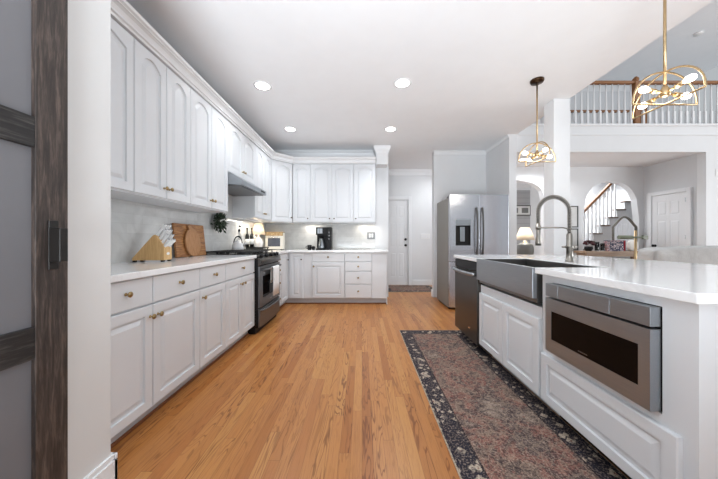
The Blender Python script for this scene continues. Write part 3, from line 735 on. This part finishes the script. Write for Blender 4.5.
# boards leaning on the wall
cbd = thing('cutting_board', 'large rectangular end-grain cutting board leaning on the tile', 'cutting board', (-1.770, 2.585, .9168), E)
tl = math.atan2(.035, .33)
rot = Matrix.Rotation(-tl, 4, 'X')
MB().box(0, .49, 0, .022, 0, .335).xf(rot).build('board', 'acacia', cbd, .006)
rb = thing('cutting_board', 'round beech paddle board with a handle, propped before the large board', 'cutting board', (-1.745, 2.69, .9058), E)
pts = []; cx, cz, r = .155, .155, .145
for i in range(33):
    a = math.radians(110)+ (2*PI-math.radians(40))*i/32; pts.append((cx-.02+r*.85*math.cos(a), cz+r*math.sin(a)))
pts += [(cx-.05, cz+r+.035), (cx-.085, cz+r+.025)]
MB().prism(pts, 1, 0, .018).xf(Matrix.Rotation(-tl, 4, 'X')).build('board', 'beech', rb, .004)
# hanging greenery
gr = thing('wreath', 'dark green leafy wreath hung on the tile left of the hood', 'wreath', (-1.80, 3.36, 1.32), 0)
m = MB(); rnd_ = random.Random(3)
for i in range(240):
    a = rnd_.uniform(0, 2*PI); rr = .055+rnd_.gauss(0, .028); c0 = Vector((rnd_.uniform(.0, .06), rr*math.cos(a), rr*math.sin(a)))
    d = Vector((rnd_.uniform(-.1, .7), math.cos(a)+rnd_.uniform(-.8, .8), math.sin(a)+rnd_.uniform(-.8, .8))).normalized()
    s_ = d.cross(Vector((rnd_.uniform(.3, 1), rnd_.uniform(-1, 1), rnd_.uniform(-1, 1)))).normalized(); ln = rnd_.uniform(.04, .075); w_ = ln*.2
    up = d.cross(s_)*ln*.12
    m.add([c0, c0+d*ln*.5+s_*w_+up, c0+d*ln, c0+d*ln*.5-s_*w_+up, c0+d*ln*.5], [(0, 1, 4), (1, 2, 4), (2, 3, 4), (3, 0, 4)])
m.v = [(max(-.026, p[0]), p[1], p[2]) for p in m.v]
m.build('leaves', 'leaf', gr)
MB().tube([(0, .055*math.cos(2*PI*i/20), .055*math.sin(2*PI*i/20)) for i in range(20)], .006, 6, True).build('ring', 'rope', gr)
MB().tube([(-.01, 0, .055), (-.026, 0, .085)], .003, 5).build('hook', 'iron', gr)

# ---------------------------------------------------------------- things at the stove end and back worktop
ZC = .914
def at(px, Y): return (px-362)/270*Y
k = thing('kettle', 'white enamel kettle with black handle on the stove grate', 'kettle', (at(238, 3.62), 3.62, .953))
MB().lathe([(.001, 0), (.068, 0), (.075, .006), (.078, .03), (.07, .075), (.045, .105), (.03, .112), (.001, .113)], (0,0,0), 28).build('body', 'kettle', k)
MB().lathe([(.032, .111), (.03, .118), (.006, .122), (.011, .135), (.001, .142)], (0,0,0), 20).build('lid', 'kettle', k)
MB().tube([(.055*math.cos(a), 0, .085+.095*math.sin(a)) for a in [PI*i/14 for i in range(15)]], .007, 8).build('handle', 'black', k)
MB().tube([(.06, 0, .05), (.095, 0, .085), (.115, 0, .10)], [.016, .011, .009], 10).build('spout', 'kettle', k)
# tray with bottles behind the stove corner
tr_ = thing('tray', 'dark wooden riser tray holding the bottles beside the stove', 'tray', (-1.66, 4.28, ZC), 0)
MB().box(-.12, .14, -.14, .14, .045, .06).build('board', 'iron', tr_, .002)
for x in (-.11, .115):
    for y in (-.13, .115): B(x, x+.015, y, y+.015, 0, .045).build('foot', 'iron', tr_)
MB().box(-.12, .14, -.14, -.13, .0, .06).build('apron', 'iron', tr_)
def bottle(px, Y, z, label, h=.24, r=.03, mat='bottle', lb=True, grp='dark bottles on the tray'):
    b = thing('bottle', label, 'bottle', (at(px, Y), Y, z), 0, grp)
    MB().lathe([(.001, 0), (r, 0), (r, h*.55), (r*.85, h*.63), (r*.38, h*.72), (r*.36, h*.97), (.001, h*.975)], (0,0,0), 20).build('glass', mat, b)
    MB().lathe([(r*.42, h*.93), (r*.42, h), (.001, h+.002)], (0,0,0), 14).build('cap', 'black', b)
    if lb: MB().lathe([(r+.0008, h*.15), (r+.0008, h*.42)], (0,0,0), 20).build('label', 'paper', b)
    return b
bottle(247.2, 4.22, ZC+.06, 'left one of two slim dark bottles on the tray by the lamp', .30)
bottle(251.8, 4.27, ZC+.06, 'right one of two slim dark bottles on the tray, nearest the lamp', .30)
jr = thing('soap_dispenser', 'clear glass pump bottle with black pump behind the white kettle', 'bottle', (at(238.3, 4.02), 4.02, ZC))
MB().lathe([(.001, 0), (.046, 0), (.048, .01), (.048, .21), (.040, .255), (.022, .28), (.022, .30), (.001, .301)], (0,0,0), 24).build('jar', 'glass', jr)
MB().lathe([(.030, .295), (.030, .33), (.012, .335), (.012, .385), (.001, .386)], (0,0,0), 16).tube([(0, 0, .38), (.045, -.02, .372)], .008, 6).build('pump', 'black', jr)
MB().lathe([(.0485, .07), (.0485, .17)], (0,0,0), 24).build('label', 'paper', jr)
lm = thing('table_lamp', 'small lit table lamp with white cone shade in the kitchen corner', 'lamp', (at(258.5, 4.55), 4.55, ZC))
MB().lathe([(.001, 0), (.050, 0), (.053, .01), (.035, .03), (.065, .07), (.078, .125), (.062, .18), (.025, .21), (.013, .22), (.013, .27), (.001, .271)], (0,0,0), 24).build('base', 'kettle', lm)
sh = MB(); ls = [[(r*math.cos(2*PI*i/28), r*math.sin(2*PI*i/28), z) for i in range(28)] for r, z in ((.112, .262), (.055, .455))]
sh.loops(ls, False, False, True); o = sh.build('shade', 'linen', lm); s_ = o.modifiers.new('thick', 'SOLIDIFY'); s_.thickness = .002
t = NT('translucent_linen'); t.base((.85, .8, .72, 1)); t.p.inputs['Transmission Weight'].default_value = .0
tr__ = t.n('ShaderNodeBsdfTranslucent'); tr__.inputs[0].default_value = (.9, .82, .7, 1); mx = t.n('ShaderNodeMixShader'); mx.inputs[0].default_value = .55
t.L(t.p.outputs[0], mx.inputs[1]); t.L(tr__.outputs[0], mx.inputs[2]); t.L(mx.outputs[0], t.t.nodes['Material Output'].inputs[0]); t.set(.9, spec=.1)
M['shade_tr'] = t.m; o.data.materials[0] = t.m
MB().ell((0, 0, .30), (.022, .022, .03)).build('bulb', 'bulb', lm)
def point(name, loc, power, col=(1, .85, .65), r=.03, parent=None):
    l = bpy.data.lights.new(name, 'POINT'); l.energy = power; l.color = col; l.shadow_soft_size = r
    o = bpy.data.objects.new(name, l); C.objects.link(o); o.location = loc
    if parent: o.parent = parent
    return o
point('corner_lamp_light', (0, 0, .345), 2.6, parent=lm)
tv = thing('countertop_oven', 'small cream box oven with dark window and tan top in the corner', 'oven', (at(274, 4.72), 4.72, ZC), math.radians(4))
MB().box(-.15, .15, 0, .18, .01, .30).build('case', 'cream', tv, .008)
MB().box(-.15, .15, .0, .18, .30, .312).build('top', 'tan', tv, .002)
MB().box(-.155, .155, -.006, .0, .245, .314).build('top_band', 'tan', tv, .002)
MB().box(-.105, .105, -.004, .001, .06, .205).build('window', paint('grey_oven_glass', srgb(84, 88, 98), .15, .25), tv, .001)
MB().tube([(-.10, -.02, .224), (.10, -.02, .224)], .005, 8).build('handle', 'chrome', tv)
for x in (-.12, .12):
    for y in (.02, .16): B(x-.012, x+.012, y-.012, y+.012, 0, .01).build('foot', 'black', tv)
cf = thing('coffee_maker', 'black drip coffee maker with silver carafe on the back worktop', 'coffee maker', (at(323.5, 4.72), 4.72, ZC))
MB().prism([(0, 0), (.22, 0), (.22, .395), (0, .395), (0, .26), (.13, .26), (.13, .025), (0, .025)], 0, -.135, .06).build('body', 'black', cf, .006)
MB().box(.06, .135, 0, .22, 0, .395).build('water_tank', 'black', cf, .006)
MB().box(-.105, -.02, -.003, 0, .285, .372).build('display', 'steel', cf)
MB().box(-.072, -.067, -.004, -.002, .288, .369).build('seam', 'black', cf)
MB().lathe([(.001, .026), (.058, .026), (.060, .035), (.052, .10), (.036, .16), (.034, .20), (.001, .205)], (-.045, .065, 0), 22).build('carafe', 'steel', cf)
MB().lathe([(.036, .20), (.036, .215), (.015, .225), (.001, .226)], (-.045, .065, 0), 18).tube([(-.045, .012, .19), (-.045, -.015, .17), (-.045, -.015, .09), (-.045, .01, .07)], .007, 8).build('carafe_lid', 'black', cf)
for z in (.19, .245, .30): MB().lathe([(.014, 0), (.014, .006), (.001, .007)], (.098, 0, z), 14, '-y').build('button', 'slate', cf)
mg = thing('mug', 'small black mug left of the coffee maker', 'mug', (at(309.5, 4.75), 4.75, ZC))
MB().lathe([(.001, 0), (.03, 0), (.036, .01), (.038, .085), (.034, .085), (.032, .012), (.001, .011)], (0,0,0), 22).build('cup', 'black', mg)
MB().tube([(-.036, 0, .065), (-.06, 0, .06), (-.062, 0, .03), (-.036, 0, .02)], .006, 8).build('handle', 'black', mg)
MB().lathe([(.001, 0), (.025, 0), (.03, .02), (.032, .05), (.02, .066), (.001, .067)], (0,0,0), 16).build('jar', 'black')
bpy.data.objects['jar.001' if 'jar.001' in bpy.data.objects else 'jar']
o = [q for q in C.objects if q.name.startswith('jar') and q.parent is None][0]; o.name = 'canister'
tag(o, 'tiny dark canister between mug and coffee maker', 'canister', None, (at(313.4, 4.70), 4.70, ZC))
# switch plates
sw = thing('switch_plate', 'square steel plate with two white switches on the back tile', 'switch', (at(371, Y1-.01), Y1-.0105, 1.168))
MB().box(-.073, .073, -.007, 0, -.066, .066).build('plate', 'slate', sw, .003)
for x in (-.024, .024): MB().box(x-.016, x+.016, -.011, -.006, -.036, .036).build('switch', 'switch', sw, .002)
sw = thing('switch_plate', 'wide white switch plate on the hall wall right of the door', 'switch', (at(425.2, 6.5), 6.4995, 1.17))
MB().box(-.11, .11, -.007, 0, -.065, .065).build('plate', 'switch', sw, .003)
for x in (-.07, -.023, .023, .07): MB().box(x-.015, x+.015, -.010, -.006, -.033, .033).build('switch', 'white', sw, .001)
sw = thing('switch_plate', 'white switch plate on the great room wall at the right edge', 'switch', (6.73, G-.0005, 2.36))
MB().box(-.06, .06, -.007, 0, -.07, .07).build('plate', 'switch', sw, .003)

# ---------------------------------------------------------------- recessed lights
for x, y, lb in ((-1.086, 2.95, 'recessed ceiling light, front one above the left cabinets'), (-1.09, 4.10, 'recessed ceiling light, far one near the back left corner'),
                 (.435, 2.90, 'recessed ceiling light, front one over the open floor'), (.435, 4.10, 'recessed ceiling light, far one before the boxed wall bracket')):
    r_ = thing('recessed_light', lb, 'ceiling light', (x, y, H))
    MB().lathe([(.095, 0), (.095, -.004), (.075, -.006), (.072, -.001), (.095, 0)], (0,0,0), 28).build('trim_ring', 'white', r_)
    MB().lathe([(.074, -.001), (.07, -.004), (.001, -.005)], (0,0,0), 28).build('diffuser', 'downlight', r_)
    l = bpy.data.lights.new('downlight', 'SPOT'); l.energy = (32 if x < 0 else 46 if y < 3.5 else 68); l.spot_size = 2.4; l.spot_blend = .8; l.shadow_soft_size = .07; l.color = (.93, .965, 1)
    lo = bpy.data.objects.new('downlight', l); C.objects.link(lo); lo.location = (0, 0, -.02); lo.parent = r_
for x, y, lb in ((3.35, 5.62, 'recessed foyer ceiling light before the left arch'), (4.0, 5.6, 'added foyer ceiling light, unseen behind the white column, brightening the foyer')):  # the one behind the column is added only to brighten the foyer
    r_ = thing('recessed_light', lb, 'ceiling light', (x, y, 2.76))
    MB().lathe([(.095, 0), (.095, -.004), (.075, -.006), (.072, -.001), (.095, 0)], (0,0,0), 28).build('trim_ring', 'white', r_)
    MB().lathe([(.074, -.001), (.07, -.004), (.001, -.005)], (0,0,0), 28).build('diffuser', 'downlight', r_)
    l = bpy.data.lights.new('downlight', 'SPOT'); l.energy = 60; l.spot_size = 3.0; l.spot_blend = .8; l.shadow_soft_size = .07; l.color = (.93, .965, 1)
    lo = bpy.data.objects.new('downlight', l); C.objects.link(lo); lo.location = (0, 0, -.02); lo.parent = r_
r_ = thing('recessed_light', 'added hall ceiling light, out of view, brightening the far hall', 'ceiling light', (1.9, 5.8, H))  # added behind the fridge wall to lift the hall brightness
MB().lathe([(.095, 0), (.095, -.004), (.075, -.006), (.072, -.001), (.095, 0)], (0,0,0), 28).build('trim_ring', 'white', r_)
MB().lathe([(.074, -.001), (.07, -.004), (.001, -.005)], (0,0,0), 28).build('diffuser', 'downlight', r_)
l = bpy.data.lights.new('downlight', 'SPOT'); l.energy = 45; l.spot_size = 3.0; l.spot_blend = .8; l.shadow_soft_size = .07; l.color = (.93, .965, 1)
lo = bpy.data.objects.new('downlight', l); C.objects.link(lo); lo.location = (0, 0, -.02); lo.parent = r_
# under-cabinet strips
def ucl(loc, rz, ln, label, pw):
    u = thing('under_cabinet_light', label, 'light', loc, rz, 'under cabinet lights')
    MB().box(-ln/2, ln/2, -.02, .02, -.018, 0).build('housing', 'white', u, .002)
    l = bpy.data.lights.new('strip', 'AREA'); l.shape = 'RECTANGLE'; l.size = ln*.9; l.size_y = .03; l.energy = pw; l.color = (1, .92, .8)
    lo = bpy.data.objects.new('strip', l); C.objects.link(lo); lo.location = (0, 0, -.021); lo.parent = u
ucl((-1.70, 4.15, 1.40), E, .5, 'white light strip under the upper cabinet between hood and corner', 2)
ucl((-.9, 5.0, UZ0), 0, .3, 'short white light strip under the back upper cabinets left of the coffee maker', 1.2)
ucl((.08, 5.0, UZ0), 0, .3, 'short white light strip under the right end upper cabinet', 1.2)

# ---------------------------------------------------------------- pendants
def pendant(x, y, label):
    p = thing('pendant_light', label, 'pendant', (x, y, 0), 0, 'pendants over the island')
    MB().lathe([(.066, H), (.066, H-.012), (.058, H-.028), (.012, H-.032), (.001, H-.033)], (0,0,0), 28).build('canopy', 'bronze', p)
    MB().tube([(0, 0, H-.03), (0, 0, 2.02)], .0075, 10).build('rod', 'gold', p)
    r = .195; z0 = 1.91
    for ax in (0, 1):
        pr = [(r*math.cos(PI*i/24), z0+.012+.185*math.sin(PI*i/24)) for i in range(25)]
        pts = [(a, 0, b) if ax == 0 else (0, a, b) for a, b in pr+[(-r, z0), (-r*.5, z0), (r*.5, z0), (r, z0)]]
        MB().tube(pts, .0055, 8, True, 1).build('half_ring', 'gold', p)
    MB().lathe([(.001, 1.955), (.022, 1.96), (.026, 1.975), (.026, 1.995), (.016, 2.01), (.008, 2.03), (.001, 2.031)], (0,0,0), 20).build('hub', 'gold', p)
    for dx, dy, dz in ((1, 0, -.01), (-1, 0, .012), (0, 1, -.008), (0, -1, .008)):
        a = MB().tube([(0, 0, 1.98), (dx*.075, dy*.075, 1.98+dz)], .008, 8).tube([(dx*.06, dy*.06, 1.98+dz*.8), (dx*.10, dy*.10, 1.98+dz*1.3)], .014, 10).build('arm', 'gold', p)
        MB().ell((dx*.128, dy*.128, 1.98+dz*1.7), (.019+.009*abs(dx), .019+.009*abs(dy), .019)).build('bulb', 'bulb', a)
    point('pendant_bulbs', (0, 0, 1.955), 3, (1, .94, .84), .08, p)
pendant(1.845, 1.645, 'gold crossed half-ring pendant with four bulbs, nearer one over the island')
pendant(1.845, 2.846, 'gold crossed half-ring pendant with four bulbs, far one beside the white column')

# ---------------------------------------------------------------- balcony
br = thing('balcony_railing', 'front balcony railing with oak handrail and white balusters', 'railing', (2.6, G+.06, 3.262))
RL = 6.0
B(0, RL, -.035, .035, .80, .855).build('handrail', 'rail', br, .012)
B(0, RL, -.03, .03, 0, .02).build('shoe_rail', 'tread', br)
np_ = MB().box(-.045, .045, -.045, .045, 0, .84).box(-.055, .055, -.055, .055, .78, .80).lathe([(.03, .84), (.05, .87), (.05, .90), (.02, .94), (.001, .945)], (0,0,0), 16)
np_.xf(Matrix.Translation((2.63, 0, 0))).build('newel_post', 'railz', br)
bal = MB().box(-.018, .018, -.018, .018, .02, .28).lathe([(.018, .28), (.014, .30), (.017, .34), (.012, .62), (.010, .80)], (0,0,0), 10)
bal_me = None
def balusters(parent, L, step, skip=None):
    global bal_me
    n = int(L/step)
    for i in range(n):
        x = step*(i+.5)
        if skip and abs(x-skip) < .07: continue
        if bal_me is None: o = bal.build('baluster', 'white', parent); bal_me = o.data
        else: o = bpy.data.objects.new('baluster', bal_me); C.objects.link(o); o.parent = parent
        o.location = (x, 0, 0)
balusters(br, RL, .118, 2.63)
rr = thing('balcony_railing', 'rear upper hall railing seen through the front balusters', 'railing', (3.2, 6.30, 3.26))
RL2 = 3.36
B(0, RL2, -.03, .03, .80, .85).build('handrail', 'rail', rr, .01)
B(0, RL2, -.03, .03, 0, .02).build('shoe_rail', 'tread', rr)
MB().box(RL2-.05, RL2+.05, -.045, .045, 0, .95).build('newel_post', 'railz', rr)
balusters(rr, RL2-.05, .118)
sd = thing('smoke_detector', 'round white smoke detector on the high ceiling, upper right', 'smoke detector', (7.02, 5.63, 5.4))
MB().lathe([(.07, 0), (.07, -.02), (.055, -.035), (.001, -.036)], (0,0,0), 24).build('cover', 'switch', sd)

# ---------------------------------------------------------------- foyer furniture
ct = thing('console_table', 'weathered wood console table under the right arch', 'table', (5.45, 5.92, 0))
B(-.68, .68, -.17, .17, .80, .845).build('tabletop', 'console', ct, .003)
B(-.64, .64, -.14, .14, .73, .80).build('apron', 'console', ct)
for x in (-.63, .57):
    for y in (-.14, .08): B(x, x+.06, y, y+.06, 0, .73).build('leg', 'console', ct)
TZ = .845
def fx(px, Y=5.9): return (px-362)/270*Y
fl = thing('flower_vase', 'dark bowl of maroon flowers at the left end of the console table', 'vase', (fx(588.5), 5.9, TZ))
MB().lathe([(.001, 0), (.05, 0), (.08, .05), (.07, .10), (.001, .10)], (0,0,0), 18).build('bowl', 'black', fl)
m = MB(); rnd_ = random.Random(5)
for i in range(34):
    a = rnd_.uniform(0, 2*PI); e = rnd_.uniform(.1, 1.4); c0 = (.085*math.cos(a)*math.cos(e), .085*math.sin(a)*math.cos(e), .13+.09*math.sin(e)); q = rnd_.uniform(.02, .032)
    m.ell(c0, (q, q, q*.8), 1, 1, 8, 6)
m.build('blooms', 'maroon', fl)
for px, h, lb in ((597, .20, 'left clear glass candle holder on the console table'), (602.5, .17, 'right clear glass candle holder on the console table')):
    g_ = thing('candle_holder', lb, 'candle holder', (fx(px, 5.86), 5.86, TZ), 0, 'glass candle holders')
    MB().lathe([(.001, 0), (.04, 0), (.042, .01), (.042, h), (.038, h), (.037, .012), (.001, .012)], (0,0,0), 18).build('glass', 'glass', g_)
    MB().lathe([(.025, .0125), (.025, h*.5), (.001, h*.5)], (0,0,0), 14).build('candle', 'paper', g_)
bx = thing('gift_box', 'red and blue patterned box on the console table', 'box', (fx(613.7, 5.84), 5.84, TZ))
B(-.15, .15, -.07, .07, 0, .21).build('box', 'giftbox', bx, .002); B(-.155, .155, -.075, .075, .21, .235).build('lid', 'giftbox', bx, .002)
bk = MB().box(-.06, .06, -.02, .02, 0, .23).build('red_card', 'red', None, .003); tag(bk, 'plain red card standing right of the patterned box', 'card', None, (fx(625), 5.965, TZ))
pl = thing('cushion', 'pale beige cushion shape at the right end of the console table', 'cushion', (fx(631), 5.87, TZ))
MB().ell((0, 0, .12), (.10, .06, .12), .7, .7).build('cover', 'linen', pl)
# arched mirror on the table
mr = thing('arched_mirror', 'arched mirror in weathered wood frame behind the console table', 'mirror', (fx(625.5, 6.1), 6.12, TZ))
def mpts(wd, h, n=22):
    p = [(-wd, 0)]
    for i in range(n+1):
        u = -1+2*i/n; p.append((u*wd, h*.70+h*.30*(math.cos(u*PI)*.5+.5)**.6 if abs(u) < 1 else h*.70))
    return p+[(wd, 0)]
MB().tube([(a, 0, b+.02) for a, b in mpts(.26, .74)], .022, 8).build('frame', 'rope', mr)
MB().prism([(a, b+.01) for a, b in mpts(.25, .73)], 1, .004, .012).build('glass', 'mirror', mr)
# pharmacy floor lamp
pf = thing('floor_lamp', 'brass pharmacy floor lamp with olive tube shade before the arch', 'lamp', (fx(635.5, 5.5), 5.5, 0))
MB().lathe([(.001, 0), (.13, 0), (.13, .015), (.02, .03), (.001, .031)], (0,0,0), 24).build('base', 'gold', pf)
MB().tube([(0, 0, .02), (0, 0, 1.28)], .022, 10).build('pole', 'gold', pf)
MB().tube([(-.36, -.02, 1.14), (-.10, -.02, 1.14)], .038, 14).tube([(-.10, -.02, 1.14), (.16, -.02, 1.14)], .02, 10).build('shade', 'olive', pf)
MB().box(.12, .22, -.04, 0, 1.10, 1.18).build('switch_box', 'olive', pf, .004)
# table lamp in the left arch, on a small chest
cs = thing('side_chest', 'grey chest under the white cone lamp beyond the kitchen', 'chest', (3.54, 5.75, 0))
B(-.30, .30, -.15, .15, .05, .72).build('body', 'lampbase', cs); B(-.32, .32, -.17, .17, .72, .75).build('top', 'console', cs, .003)
for x in (-.28, .24):
    for y in (-.14, .10): B(x, x+.04, y, y+.04, 0, .05).build('foot', 'lampbase', cs)
tl_ = thing('table_lamp', 'white cone-shaded lamp on a ribbed grey base, between fridge wall and column', 'lamp', (3.47, 5.75, .75))
prof = [(.001, 0), (.14, 0)]
for i in range(12): prof += [(.15+.02*math.sin(PI*i/11), .012+.02*i), (.142+.02*math.sin(PI*i/11), .022+.02*i)]
prof += [(.06, .27), (.03, .28), (.03, .33), (.001, .331)]
MB().lathe(prof, (0,0,0), 28).build('base', 'lampbase', tl_)
MB().lathe([(.05, .255), (.055, .262), (.035, .30), (.001, .301)], (0,0,0), 20).build('collar', 'gold', tl_)
sh = MB(); sh.loops([[(r*math.cos(2*PI*i/28), r*math.sin(2*PI*i/28), z) for i in range(28)] for r, z in ((.19, .335), (.09, .60))], False, False, True)
o = sh.build('shade', M['shade_tr'], tl_); s_ = o.modifiers.new('thick', 'SOLIDIFY'); s_.thickness = .003
point('far_lamp_light', (0, 0, .46), 4, (1, .96, .9), .03, tl_)
# pictures
for z, lb in ((1.62, 'upper black-framed print on the foyer wall, half behind the column'), (1.10, 'lower black-framed print on the foyer wall, half behind the column')):
    p_ = thing('framed_print', lb, 'picture', (4.76, F-.0005, z), 0, 'framed prints in the foyer')
    w2, h2 = .19, .245
    MB().box(-w2, w2, -.022, 0, -h2, -h2+.02).box(-w2, w2, -.022, 0, h2-.02, h2).box(-w2, -w2+.02, -.022, 0, -h2+.02, h2-.02).box(w2-.02, w2, -.022, 0, -h2+.02, h2-.02).build('frame', 'frame_black', p_)
    B(-w2+.02, w2-.02, -.012, -.002, -h2+.02, h2-.02).build('print', 'art', p_)
ps = thing('framed_print', 'long black-framed strip of small pictures on the far grey wall', 'picture', (3.9, 7.4495, 1.90))
fm = MB().box(-.75, .75, -.02, 0, -.14, -.12).box(-.75, .75, -.02, 0, .12, .14).box(-.75, -.73, -.02, 0, -.12, .12).box(.73, .75, -.02, 0, -.12, .12).build('frame', 'frame_black', ps)
B(-.73, .73, -.01, -.002, -.12, .12).build('mat', 'paper', ps)
for i in range(5): MB().box(-.62+i*.28, -.44+i*.28, -.012, -.009, -.07, .07).build('picture', 'lampbase', ps)

# ---------------------------------------------------------------- staircase seen through the right arch
stc = thing('staircase', 'white staircase with oak handrail rising behind the right arch', 'stairs', (0, 0, 0))
SY0, SY1 = 6.75, 7.70
run, rise = .195, .2
x0, z0 = 4.83, .26
N = 13
pts = [(x0, 0)]
for i in range(N): pts += [(x0+i*run, z0+i*rise-.03), (x0+(i+1)*run, z0+i*rise-.03)]
pts += [(x0+N*run, z0+(N-1)*rise-.5), (x0+.5, 0)]
cr_ = MB().prism(pts, 1, SY0+.02, SY1)
for i in range(N): cr_.box(x0+i*run-.02, x0+(i+1)*run, SY0+.10, SY1, z0+i*rise-.03, z0+i*rise)
cr_.build('carcass', 'white', stc)
for i in range(N):
    B(x0+i*run-.03, x0+(i+1)*run, SY0-.02, SY0+.10, z0+i*rise-.03, z0+i*rise).build('tread', 'tread', stc)
for i in range(N):
    for u in (.25, .75):
        x = x0+(i+u)*run; zz = z0+i*rise; top = z0+(x-x0)/run*rise+.78
        if top > 2.6: continue
        B(x-.014, x+.014, SY0+.0, SY0+.028, zz, top).build('baluster', 'white', stc)
xa, xb = x0, x0+9*run
hr = [(xa, z0+.76), (xb, z0+.76+9*rise), (xb, z0+.84+9*rise), (xa, z0+.84)]
MB().prism(hr, 1, SY0-.02, SY0+.05).build('handrail', 'rail', stc, .01)
B(x0-.09, x0-.01, SY0-.02, SY0+.06, 0, 1.12).build('newel_post', 'railz', stc, .004)

# ---------------------------------------------------------------- sofa behind the island
so = thing('sofa', 'light grey slipcovered sofa with rumpled back behind the island', 'sofa', (5.25, 4.25, 0))
B(-1.05, 1.05, -.42, .42, .10, .42).build('base', 'sofa', so, .03)
bkm = MB().ell((0, -.33, .62), (1.16, .14, .375), .2, .15, 64, 24)
rnd_ = random.Random(2)
bkm.v = [(x+.006*math.sin(9*z), y+.012*math.sin(11*x+5*z), z+(.010*math.sin(3.1*x+1)+.007*math.sin(8.3*x))*(1 if z > .7 else 0)) for x, y, z in bkm.v]
bkm.build('backrest', 'sofa', so)
for sx in (-1, 1): MB().ell((sx*.98, .0, .42), (.12, .42, .24), .4, .4).build('arm', 'sofa', so)
for sx in (-.5, .5): MB().ell((sx*.86, .12, .49), (.42, .30, .10), .35, .3).build('seat_cushion', 'sofa', so)
for sx in (-.52, .52): MB().ell((sx, -.16, .74), (.42, .12, .24), .45, .4).build('back_cushion', 'sofa', so)
for x in (-.98, .92):
    for y in (-.38, .32): B(x, x+.06, y, y+.06, 0, .10).build('foot', 'tread', so)
